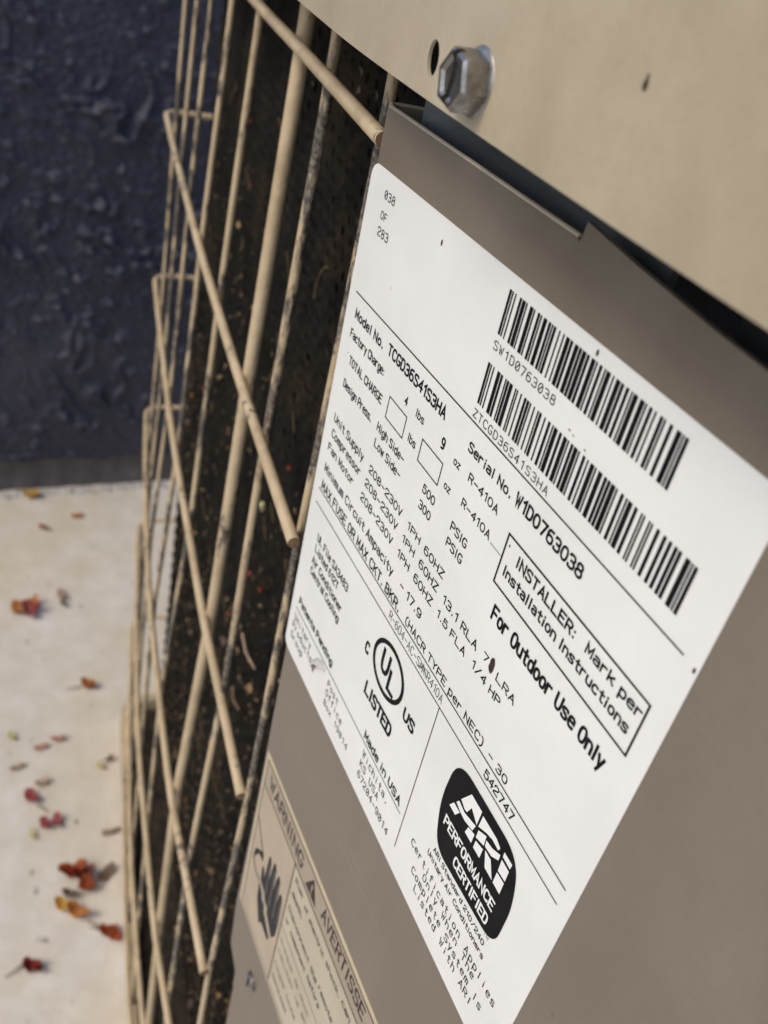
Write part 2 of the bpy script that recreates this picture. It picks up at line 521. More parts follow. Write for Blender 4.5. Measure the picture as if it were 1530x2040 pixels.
wall_root = empty('stucco_wall', W(WALL_A, 2, G))
tag(wall_root, 'dark navy rough stucco wall behind the air conditioner', 'wall')
bm = bmesh.new()
ZB = (G - 7.90) * U
NY, NZ = 330, 380
y0, y1, z0, z1 = -0.12, 0.66, ZB, 0.74  # unseen wall top kept low so skylight reaches the ground
grid = []
for j in range(NZ + 1):
    row = []
    for i in range(NY + 1):
        y = y0 + (y1 - y0) * i / NY; z = z0 + (z1 - z0) * j / NZ
        e = min(1.0, min(i, NY - i, NZ - j) / 6)
        edge = min(1.0, (z - z0) / 0.012)
        wob = (0.006 * noise.noise(Vector((y * 25, 0.3, 8.8))) + 0.003 * noise.noise(Vector((y * 90, 0.3, 1.8)))) if j < 2 else 0.0
        h = wall_relief(y, z) * e
        if j == 0: h = -0.014
        elif j == 1: h *= 0.4
        row.append(bm.verts.new((WALL_A * U + h, y, z + wob)))
    grid.append(row)
for j in range(NZ):
    for i in range(NY):
        bm.faces.new((grid[j][i], grid[j][i + 1], grid[j + 1][i + 1], grid[j + 1][i]))
for ya, yb in ((-4, y0), (y1, 5)):
    bm.faces.new([bm.verts.new((WALL_A * U, yy, zz)) for yy, zz in ((ya, z0), (yb, z0), (yb, z1), (ya, z1))])
bm.faces.new([bm.verts.new(v) for v in ((WALL_A * U, -4, z1), (WALL_A * U, 5, z1), (WALL_A * U - 0.2, 5, z1), (WALL_A * U - 0.2, -4, z1))])
bm.faces.new([bm.verts.new(v) for v in ((WALL_A * U - 0.2, -4, z1), (WALL_A * U - 0.2, 5, z1), (WALL_A * U - 0.2, 5, 0), (WALL_A * U - 0.2, -4, 0))])
link_mesh('stucco_face', bm, M['stucco'], wall_root, smooth=True)
bm = bmesh.new()
prev = None
for i in range(261):
    y = -0.6 + 2.0 * i / 260
    r = 0.003 * noise.noise(Vector((y * 60, 1, 1)))
    cur = [bm.verts.new((WALL_A * U - 0.011 + r, y, ZB + 0.03)), bm.verts.new((WALL_A * U - 0.009 + r * 1.5, y, 0.02)), bm.verts.new((WALL_A * U - 0.003 + r, y, -0.005))]
    if prev:
        for k in range(2):
            bm.faces.new((prev[k], cur[k], cur[k + 1], prev[k + 1]))
    prev = cur
link_mesh('foundation_strip', bm, M['foundation'], wall_root, smooth=True, label='bare grey brown foundation strip under the navy stucco')

# ================================================================== AIR CONDITIONER
ac = empty('air_conditioner', W(-3.2, 4.6, G))
tag(ac, 'beige outdoor air conditioner condenser with wire guard and white rating label', 'air conditioner')

# ---- panel with rolled left edge and a notch in its top
PB = 8.28
bm = bmesh.new()
rb = 0.035
outline = [(-2.083 + rb, 0.430), (-1.257, 0.430), (-1.252, 0.436), (-1.246, 0.428), (-1.243, 0.399), (-1.10, 0.414), (-0.90, 0.429), (-0.55, 0.444), (0.62, 0.45), (0.62, PB), (-1.985 + rb, PB), (-1.985 + rb, 4.0), (-1.99 + rb, 3.90), (-2.083 + rb, 3.83)]  # right top edge cut low: the dark gap stands for the lid's shadow
for k in range(1, 12):
    outline.append((-2.083 + rb - (0.018 * math.exp(-((3.83 - k * 0.28 - 3.55) / 0.35) ** 2)), 3.83 - k * 0.28))
vs = [bm.verts.new(W(a, 1.0, b)) for a, b in outline]
bm.faces.new(vs)
left_top = vs[0]
chain = [vs[0]] + list(reversed(vs[11:]))            # left edge, top to bottom
prevring = chain
for k in range(1, 6):
    t = k / 5 * math.pi / 2
    ring = []
    for v0 in chain:
        ring.append(bm.verts.new(v0.co + Vector((-rb * math.sin(t) * U, rb * (1 - math.cos(t)) * U, 0))))
    for p, q, r_, s in zip(prevring, prevring[1:], ring[1:], ring):
        bm.faces.new((p, q, r_, s))
    prevring = ring
ring = [bm.verts.new(v.co + Vector((0.06 * U, 0.16 * U, 0)) ) for v in prevring]
for p, q, r_, s in zip(prevring, prevring[1:], ring[1:], ring):
    bm.faces.new((p, q, r_, s))
# right-hand corner of the panel turning back along the unit's right side
v1, v2 = vs[8], vs[9]
r1 = bm.verts.new(W(0.95, 1.30, 0.45)); r2 = bm.verts.new(W(0.95, 1.30, PB))
bm.faces.new((v1, r1, r2, v2))
r3 = bm.verts.new(W(1.75, 7.55, 0.45)); r4 = bm.verts.new(W(1.75, 7.55, PB))
bm.faces.new((r1, r3, r4, r2))
bmesh.ops.recalc_face_normals(bm, faces=bm.faces)
# face towards -n
if sum((f.normal.y * f.calc_area()) for f in bm.faces) > 0:
    bmesh.ops.reverse_faces(bm, faces=bm.faces)
bmesh.ops.solidify(bm, geom=list(bm.faces), thickness=0.012 * U)
panel = link_mesh('service_panel', bm, M['panel'], ac)

# rolled, chalked hem along the notch; light on its edge is painted in
bm = bmesh.new()
tube(bm, [W(-2.083 + rb * 0.9, 1.006, 0.430), W(-1.7, 1.006, 0.4305), W(-1.257, 1.006, 0.430)], 0.006 * U, 8)
tube(bm, [W(-2.083 + rb * 0.9, 1.006, 0.430), W(-2.083 + rb * 0.25, 1.018, 0.430), W(-2.083 + 0.006, 1.04, 0.430), W(-2.06, 1.11, 0.430), W(-2.025, 1.19, 0.430)], 0.006 * U, 8)
link_mesh('rolled_hem', bm, M['hem'], panel, smooth='quads')

# panel screw near the bottom
def lathe_n(bm, ca, cb, prof, seg=20, rot0=0.0):
    """revolve a profile [(radius, n)] about the axis through (ca, cb) that points along n"""
    rings = []
    for r, n in prof:
        rings.append([bm.verts.new(W(ca + r * math.cos(rot0 + 2 * math.pi * k / seg), n, cb + r * math.sin(rot0 + 2 * math.pi * k / seg))) for k in range(seg)])
    for A, B in zip(rings, rings[1:]):
        for k in range(seg):
            bm.faces.new((A[k], A[(k + 1) % seg], B[(k + 1) % seg], B[k]))
    bm.faces.new(rings[-1])
bm = bmesh.new()
lathe_n(bm, -1.80, 3.69, [(0.040, 1.0005), (0.040, 0.993), (0.030, 0.985), (0.012, 0.982)], 18)
ps = link_mesh('panel_screw', bm, M['bolt'], ac, smooth=False)
bm = bmesh.new()
flat(bm, [(-1.806, 3.66), (-1.794, 3.66), (-1.794, 3.72), (-1.806, 3.72)], 0.9805)
link_mesh('screw_slot', bm, M['coil_dark'], ps)

# ---- galvanised inner plate seen through the notch
bm = bmesh.new()
bmesh.ops.create_cube(bm, size=1)
for v in bm.verts:
    v.co = W(-1.55 + v.co.x * 0.92, 1.075 + v.co.y * 0.014, 0.64 - v.co.z * 0.56)
# folded lip at the plate's left end
ip = link_mesh('inner_bracket', bm, M['galv'], ac, label='grey galvanised bracket behind the notch')

# ---- lid with hole
plan = [(-7.52, 1.670, 0.22), (-2.65, 0.966, 0.25), (-2.05, 0.888, 0.2), (-1.60, 0.855, 0.2), (-1.20, 0.836, 0.18), (-0.80, 0.820, 0.18), (-0.30, 0.812, 0.2),
        (0.95, 0.86, 0.5), (1.95, 7.75, 0.4), (-6.58, 8.30, 0.3)]
pl = round_poly(plan, 0.2, 7)
LB, LT, TH = 0.318, -0.42, 0.0065
bm = bmesh.new()
def inset(poly, d):
    out = []
    m = len(poly)
    for i in range(m):
        t = (poly[(i + 1) % m] - poly[i - 1]).normalized()
        out.append(poly[i] + Vector((-t.y, t.x)) * d)
    return out
inn = inset(pl, TH)
top_r = 0.05
o1 = [bm.verts.new(W(p.x, p.y, LB)) for p in pl]
o2 = [bm.verts.new(W(p.x, p.y, LT + top_r)) for p in pl]
o3 = [bm.verts.new(W(p.x, p.y, LT)) for p in inset(pl, top_r)]
i1 = [bm.verts.new(W(p.x, p.y, LB)) for p in inn]
i2 = [bm.verts.new(W(p.x, p.y, LT + top_r)) for p in inn]
m_ = len(pl)
for k in range(m_):
    j = (k + 1) % m_
    bm.faces.new((o1[k], o1[j], o2[j], o2[k]))
    bm.faces.new((o2[k], o2[j], o3[j], o3[k]))
    bm.faces.new((i1[j], i1[k], i2[k], i2[j]))
    bm.faces.new((o1[j], o1[k], i1[k], i1[j]))
bm.faces.new(o3)
bm.faces.new(list(reversed(i2)))
bmesh.ops.recalc_face_normals(bm, faces=bm.faces)
lid = link_mesh('lid', bm, M['lid'], ac)
# slotted spare hole through the lid's skirt
cb = bmesh.new()
ring0, ring1 = [], []
for k in range(28):
    t = 2 * math.pi * k / 28
    da, db = 0.0235 * math.cos(t), 0.030 * math.sin(t)
    ring0.append(cb.verts.new(W(-1.620 + da + 0.06 * db, 0.70, 0.250 + db)))
    ring1.append(cb.verts.new(W(-1.620 + da + 0.06 * db, 0.96, 0.250 + db)))
for k in range(28):
    j = (k + 1) % 28
    cb.faces.new((ring0[k], ring0[j], ring1[j], ring1[k]))
cb.faces.new(list(reversed(ring0))); cb.faces.new(ring1)
bmesh.ops.recalc_face_normals(cb, faces=cb.faces)
cut = link_mesh('cutter', cb, M['lid'])
bo = lid.modifiers.new('hole', 'BOOLEAN')
bo.operation = 'DIFFERENCE'; bo.solver = 'EXACT'; bo.object = cut
dg = bpy.context.evaluated_depsgraph_get()
newme = bpy.data.meshes.new_from_object(lid.evaluated_get(dg))
lid.modifiers.clear()
lid.data = newme
bpy.data.objects.remove(cut)

# dents / rust specks on the lid are in its paint; two chipped spots are modelled as small pits
for (ca, cbb, r) in ((-1.004, 0.147, 0.0075),):
    bm = bmesh.new()
    nn = 0.8275 if ca < -0.9 else 0.8195
    flat(bm, [(ca + r * (0.6 + 0.25 * math.sin(3 * t)) * math.cos(t), cbb + r * 1.5 * math.sin(t)) for t in [2 * math.pi * k / 12 for k in range(12)]], nn)
    link_mesh('paint_chip', bm, M['blot'], lid)

# ---- plate added inside to keep light out of the gap under the lid
bm = bmesh.new()
bmesh.ops.create_cube(bm, size=1)
for v in bm.verts:
    v.co = W(-0.20 + v.co.x * 1.70, 1.22 + v.co.y * 0.014, 4.15 - v.co.z * 8.0)
link_mesh('gap_light_block', bm, M['galv'], ac)

# ---- hexagon washer-head bolt in the lid
BA, BB = -1.433, 0.248
bm = bmesh.new()
NS = 0.853
lathe_n(bm, BA, BB, [(0.056, NS), (0.057, NS - 0.004), (0.054, NS - 0.009), (0.046, NS - 0.012), (0.030, NS - 0.013)], 36)
bolt = link_mesh('lid_bolt', bm, M['bolt'], ac, smooth='quads')
bm = bmesh.new()
hexr = 0.0495
def hexring(r, n):
    return [bm.verts.new(W(BA + r * math.cos(math.radians(60 * k + 12)), n, BB + r * math.sin(math.radians(60 * k + 12)))) for k in range(6)]
rings = [hexring(hexr, NS - 0.008), hexring(hexr, NS - 0.049), hexring(hexr * 0.985, NS - 0.052), hexring(hexr * 0.88, NS - 0.0575), hexring(hexr * 0.74, NS - 0.0575), hexring(hexr * 0.60, NS - 0.0525), hexring(hexr * 0.12, NS - 0.0505)]
bm.faces.new(list(reversed(rings[0])))
for A, B in zip(rings, rings[1:]):
    for k in range(6):
        bm.faces.new((A[k], A[(k + 1) % 6], B[(k + 1) % 6], B[k]))
bm.faces.new(rings[-1])
bmesh.ops.recalc_face_normals(bm, faces=bm.faces)
head = link_mesh('hex_head', bm, M['bolt'], bolt)
cb = bmesh.new()
bmesh.ops.create_cube(cb, size=1)
for v in cb.verts:
    v.co = W(BA - 0.004 + v.co.x * 0.0135 + v.co.z * 0.012, NS - 0.058 + v.co.y * 0.034, BB - v.co.z * 0.13)
bmesh.ops.recalc_face_normals(cb, faces=cb.faces)
cut = link_mesh('cutter', cb, M['bolt'])
bo = head.modifiers.new('slot', 'BOOLEAN')
bo.operation = 'DIFFERENCE'; bo.solver = 'EXACT'; bo.object = cut
dg = bpy.context.evaluated_depsgraph_get()
newme = bpy.data.meshes.new_from_object(head.evaluated_get(dg))
head.modifiers.clear()
head.data = newme
bpy.data.objects.remove(cut)


# ---- wire guard
ROWS = [0.517, 1.771, 3.065, 4.31, 5.58, 6.85, 8.02]
BOW = [0.0, -0.045, -0.075, -0.150, -0.165, -0.165, -0.155]
TIP = [-2.105, -2.168, -2.218, -2.205, -2.20, -2.20, -2.20]
CA, CN = -7.42, 1.79
def guard_n(a, b):
    t = min(1.0, max(0.0, (-2.186 - a) / 5.234))
    if b <= ROWS[0]: k = 0.0; bw = 0.0
    else:
        bw = BOW[-1]
        for i in range(len(ROWS) - 1):
            if ROWS[i] <= b <= ROWS[i + 1]:
                f = (b - ROWS[i]) / (ROWS[i + 1] - ROWS[i])
                bw = BOW[i] * (1 - f) + BOW[i + 1] * f
                break
    shape = 0.5 + 2.2 * t if t < 0.2 else (0.94 + 0.06 * math.sin((t - 0.2) / 0.2 * math.pi / 2) if t < 0.4 else math.cos((t - 0.4) / 0.6 * math.pi / 2))
    return 1.041 - 0.1445 * (a + 2.186) + bw * shape
def back_pt(s, off=0.0):
    """point on the guard's rear face, s units beyond the far corner"""
    return CA + 0.143 * s + off, CN + 0.99 * s
for i, b in enumerate(ROWS):
    pts = []
    a = TIP[i]
    steps = 26
    for k in range(steps + 1):
        aa = a + (CA + 0.16 - a) * k / steps
        wob = 0.006 * noise.noise(Vector((aa * 1.3, b * 3, 0.5)))
        pts.append(W(aa, guard_n(aa, b) + wob, b + wob * 1.5))
    for k in range(1, 7):
        t = k / 7
        p0 = Vector((CA + 0.16, guard_n(CA + 0.16, b))); p1 = Vector((CA, CN)); p2 = Vector(back_pt(0.18))
        q = p0 * (1 - t) ** 2 + p1 * 2 * t * (1 - t) + p2 * t * t
        pts.append(W(q.x, q.y, b))
    for s in (0.18, 1.5, 3.0, 4.5, 6.3):
        q = back_pt(s); pts.append(W(q[0], q[1], b))
    bm = bmesh.new()
    tube(bm, pts, 0.0208 * U, 12, True, 1)
    link_mesh('horizontal_wire', bm, [M['wire'], M['wire_end']], ac, smooth='quads')

VERT = [(-6.80, 0.0150), (-6.15, 0.0150), (-5.53, 0.0155), (-4.83, 0.0160), (-4.08, 0.0165), (-3.27, 0.0295), (-2.81, 0.0178), (-2.215, 0.0160)]
for a, r in VERT:
    pts = []
    for k in range(41):
        b = 0.05 + (8.15 - 0.05) * k / 40
        wob = 0.012 * noise.noise(Vector((a * 7, b * 0.9, 2.2)))
        pts.append(W(a + wob, guard_n(a, b) + 0.030 + (r - 0.0145), b))
    bm = bmesh.new()
    tube(bm, pts, r * U, 12)
    link_mesh('vertical_wire', bm, M['wire'] if r > 0.02 else M['wire_dirty'], ac, smooth='quads')
for s in (0.42, 1.05, 1.70, 2.4, 3.1, 3.8, 4.6, 5.4, 6.1):
    q = back_pt(s, 0.032)
    bm = bmesh.new()
    tube(bm, [W(q[0], q[1], b) for b in (0.05, 2, 4, 6, 8.15)], 0.0135 * U, 10)
    link_mesh('vertical_wire', bm, M['wire_dirty'], ac)

# ---- base pan
bp = [(-7.50, 1.74, 0.2), (-6.1, 1.50, 0), (-5.0, 1.31, 0), (-4.05, 1.165, 0), (-3.2, 1.045, 0), (-2.3, 0.965, 0.05), (-1.9, 0.985, 0), (0.6, 0.985, 0.1), (0.98, 1.28, 0.1), (1.8, 7.6, 0.2), (-6.5, 8.3, 0.2)]
bpl = round_poly(bp, 0.1, 4)
bm = bmesh.new()
lo = [bm.verts.new(W(p.x, p.y, 8.36)) for p in bpl]
hi = [bm.verts.new(W(p.x, p.y, 8.14)) for p in bpl]
hi2 = [bm.verts.new(W(p.x, p.y, 8.14)) for p in inset(bpl, 0.06)]
fl = [bm.verts.new(W(p.x, p.y, 8.28)) for p in inset(bpl, 0.06)]
for A, B in ((lo, hi), (hi, hi2), (hi2, fl)):
    for k in range(len(bpl)):
        j = (k + 1) % len(bpl)
        bm.faces.new((A[k], A[j], B[j], B[k]))
bm.faces.new(fl); bm.faces.new(list(reversed(lo)))
bmesh.ops.recalc_face_normals(bm, faces=bm.faces)
bpan = link_mesh('base_pan', bm, M['wire'], ac)
bm = bmesh.new()
bm.faces.new([bm.verts.new(W(p.x, p.y, 8.262)) for p in inset(bpl, 0.058)])
sl = link_mesh('pan_silt', bm, M['silt'], bpan, label='dark silt and leaf mould lying in the base pan')
for ca, cn in ((-7.0, 2.1), (-0.2, 1.6), (1.2, 7.0), (-6.2, 7.7)):
    bm = bmesh.new()
    lathe = []
    for z in (8.36, 8.4):
        lathe.append([bm.verts.new(W(ca + 0.25 * math.cos(t), cn + 0.25 * math.sin(t), z)) for t in [k * math.pi / 6 for k in range(12)]])
    for k in range(12):
        bm.faces.new((lathe[0][k], lathe[0][(k + 1) % 12], lathe[1][(k + 1) % 12], lathe[1][k]))
    bm.faces.new(lathe[0])
    link_mesh('rubber_foot', bm, M['coil_dark'], ac)

# ---- condenser coil: a solid dark core with rippled fins in front of it
COIL_A0, COIL_A1 = -1.75, -7.26
def coil_n(a):
    return 1.37 - 0.1445 * (a + 2.186)
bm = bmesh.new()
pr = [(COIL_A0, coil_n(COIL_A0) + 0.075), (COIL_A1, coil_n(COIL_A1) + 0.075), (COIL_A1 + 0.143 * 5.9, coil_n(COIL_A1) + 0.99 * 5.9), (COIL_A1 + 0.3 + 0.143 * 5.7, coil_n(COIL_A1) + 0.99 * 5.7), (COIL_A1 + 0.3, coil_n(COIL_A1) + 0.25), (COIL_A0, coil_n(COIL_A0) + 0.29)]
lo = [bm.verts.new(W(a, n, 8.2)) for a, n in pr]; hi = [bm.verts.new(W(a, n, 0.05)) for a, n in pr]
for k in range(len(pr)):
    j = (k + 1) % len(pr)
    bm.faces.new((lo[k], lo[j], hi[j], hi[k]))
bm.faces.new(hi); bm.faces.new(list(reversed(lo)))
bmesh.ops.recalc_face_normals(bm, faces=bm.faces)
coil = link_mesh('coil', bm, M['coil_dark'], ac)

bm = bmesh.new()
pitch = 0.062
nf = int((COIL_A0 - COIL_A1) / pitch)
for i in range(nf):
    a = COIL_A0 - 0.02 - i * pitch
    ph = i * math.pi + 0.8 * noise.noise(Vector((i * 0.31, 0, 0)))
    step = 0.0175 if a > -5 else 0.035
    nb = int(8.1 / step)
    prev = None
    for k in range(nb + 1):
        b = 0.07 + k * step
        loc = noise.noise(Vector((a * 2.4, b * 1.7, 9)))
        w = math.sin(b * 2 * math.pi / 0.145 + ph + 0.7 * loc)
        dent = 0.030 * max(0.0, noise.noise(Vector((a * 3.0, b * 2.2, 3.3))) - 0.1)
        half = pitch * (0.36 + 0.05 * loc)
        ac_ = a + 0.2 * pitch * w
        nn = coil_n(a) + dent + 0.010 * noise.noise(Vector((a * 30, b * 25, 1)))
        cur = (bm.verts.new(W(ac_ + half, nn + 0.012, b)), bm.verts.new(W(ac_, nn - 0.006 + 0.006 * w, b)), bm.verts.new(W(ac_ - half, nn + 0.012, b)), bm.verts.new(W(ac_ - half + 0.006, nn + 0.05, b)))
        if prev:
            for q in range(3):
                bm.faces.new((prev[q], cur[q], cur[q + 1], prev[q + 1]))
        prev = cur
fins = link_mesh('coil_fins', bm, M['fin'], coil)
tag(fins, kind='stuff')
# rear coil face fins (coarse)
bm = bmesh.new()
for i in range(60):
    s = 0.05 + i * 0.095
    a = COIL_A1 + 0.143 * s; n = coil_n(COIL_A1) + 0.99 * s
    v = [bm.verts.new(W(a + d, n + 0.01, b)) for d, b in ((-0.03, 0.07), (-0.03, 8.1), (0.0, 8.1), (0.0, 0.07))]
    bm.faces.new(v)
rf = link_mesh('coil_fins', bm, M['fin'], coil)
tag(rf, kind='stuff')

# ================================================================== LABELS
N_P, N_I = 0.9984, 0.9974
def rounded_rect(a0, a1, b0, b1, r, seg=6):
    out = []
    for ca, cb_, s in ((a0 + r, b0 + r, 2), (a1 - r, b0 + r, 3), (a1 - r, b1 - r, 0), (a0 + r, b1 - r, 1)):
        for k in range(seg + 1):
            t = (s + k / seg) * math.pi / 2
            out.append((ca + r * math.cos(t), cb_ + r * math.sin(t)))
    return out

def sheet(name, pts, n_front, n_back, material, parent):
    bm = bmesh.new()
    f = [bm.verts.new(W(a, n_front, b)) for a, b in pts]
    k_ = [bm.verts.new(W(a, n_back, b)) for a, b in pts]
    bm.faces.new(f); bm.faces.new(list(reversed(k_)))
    for i in range(len(pts)):
        j = (i + 1) % len(pts)
        bm.faces.new((f[i], f[j], k_[j], k_[i]))
    bmesh.ops.recalc_face_normals(bm, faces=bm.faces)
    return link_mesh(name, bm, material, parent)

rating = sheet('rating_label', rounded_rect(-2.0735, -0.6722, 0.5545, 2.0955, 0.034), N_P, 0.9996, M['paper'], ac)
rating['label'] = 'white rating label printed with barcodes and electrical data'

def rule(a0, b0, a1, b1, w, material=None, parent=None, n=N_I, name='ruled_line'):
    bm = bmesh.new()
    d = Vector((a1 - a0, b1 - b0)).normalized(); q = Vector((-d.y, d.x)) * w / 2
    flat(bm, [(a0 + q.x, b0 + q.y), (a1 + q.x, b1 + q.y), (a1 - q.x, b1 - q.y), (a0 - q.x, b0 - q.y)], n)
    return link_mesh(name, bm, material or M['ink'], parent or rating)

rule(-2.034, 0.8665, -0.708, 0.8665, 0.0034)
rule(-2.034, 1.4620, -0.704, 1.4620, 0.0034)
rule(-2.036, 1.5112, -0.707, 1.5112, 0.0030)
rule(-2.034, 1.9135, -1.233, 1.9135, 0.0028)
rule(-1.2160, 1.5130, -1.2145, 2.021, 0.0026)
rule(-1.226, 1.0465, -1.181, 1.0465, 0.0016, M['ink_soft'])

def box(a0, a1, b0, b1, w, material=None, parent=None, n=N_I):
    bm = bmesh.new()
    for (x0, y0_, x1, y1_) in ((a0, b0, a1, b0 + w), (a0, b1 - w, a1, b1), (a0, b0 + w, a0 + w, b1 - w), (a1 - w, b0 + w, a1, b1 - w)):
        flat(bm, [(x0, y0_), (x1, y0_), (x1, y1_), (x0, y1_)], n)
    return link_mesh('box_outline', bm, material or M['ink'], parent or rating)
box(-1.752, -1.651, 1.0065, 1.066, 0.0030)
box(-1.565, -1.459, 1.0105, 1.069, 0.0030)
box(-1.180, -0.718, 0.9865, 1.109, 0.0046)

# Code 128 bars
C128 = ("212222 222122 222221 121223 121322 131222 122213 122312 132212 221213 221312 231212 112232 122132 122231 113222 123122 123221 223211 221132 221231 "
 "213212 223112 312131 311222 321122 321221 312212 322112 322211 212123 212321 232121 111323 131123 131321 112313 132113 132311 211313 231113 231311 112133 "
 "112331 132131 113123 113321 133121 313121 211331 231131 213113 213311 213131 311123 311321 331121 312113 312311 332111 314111 221411 431111 111224 111422 "
 "121124 121421 141122 141221 112214 112412 122114 122411 142112 142211 241211 221114 413111 241112 134111 111242 121142 121241 114212 124112 124211 411212 "
 "421112 421211 212141 214121 412121 111143 111341 131141 114113 114311 411113 411311 113141 114131 311141 411131 211412 211214 211232 2331112").split()
def barcode(text, a0, a1, b0, b1):
    codes = [104] + [ord(c) - 32 for c in text]
    codes.append((104 + sum(i * c for i, c in enumerate(codes[1:], 1))) % 103)
    codes.append(106)
    seq = [int(d) for c in codes for d in C128[c]]
    mod = (a1 - a0) / sum(seq)
    bm = bmesh.new()
    x = a0
    for i, d in enumerate(seq):
        if i % 2 == 0:
            flat(bm, [(x - 0.0003, b0), (x + d * mod + 0.0003, b0), (x + d * mod + 0.0003, b1), (x - 0.0003, b1)], N_I)
        x += d * mod
    return link_mesh('barcode', bm, M['ink'], rating)
barcode('SW1D0763038', -1.398, -0.8645, 0.583, 0.674)
barcode('ZTCGD36S41S3HA', -1.4005, -0.752, 0.735, 0.826)

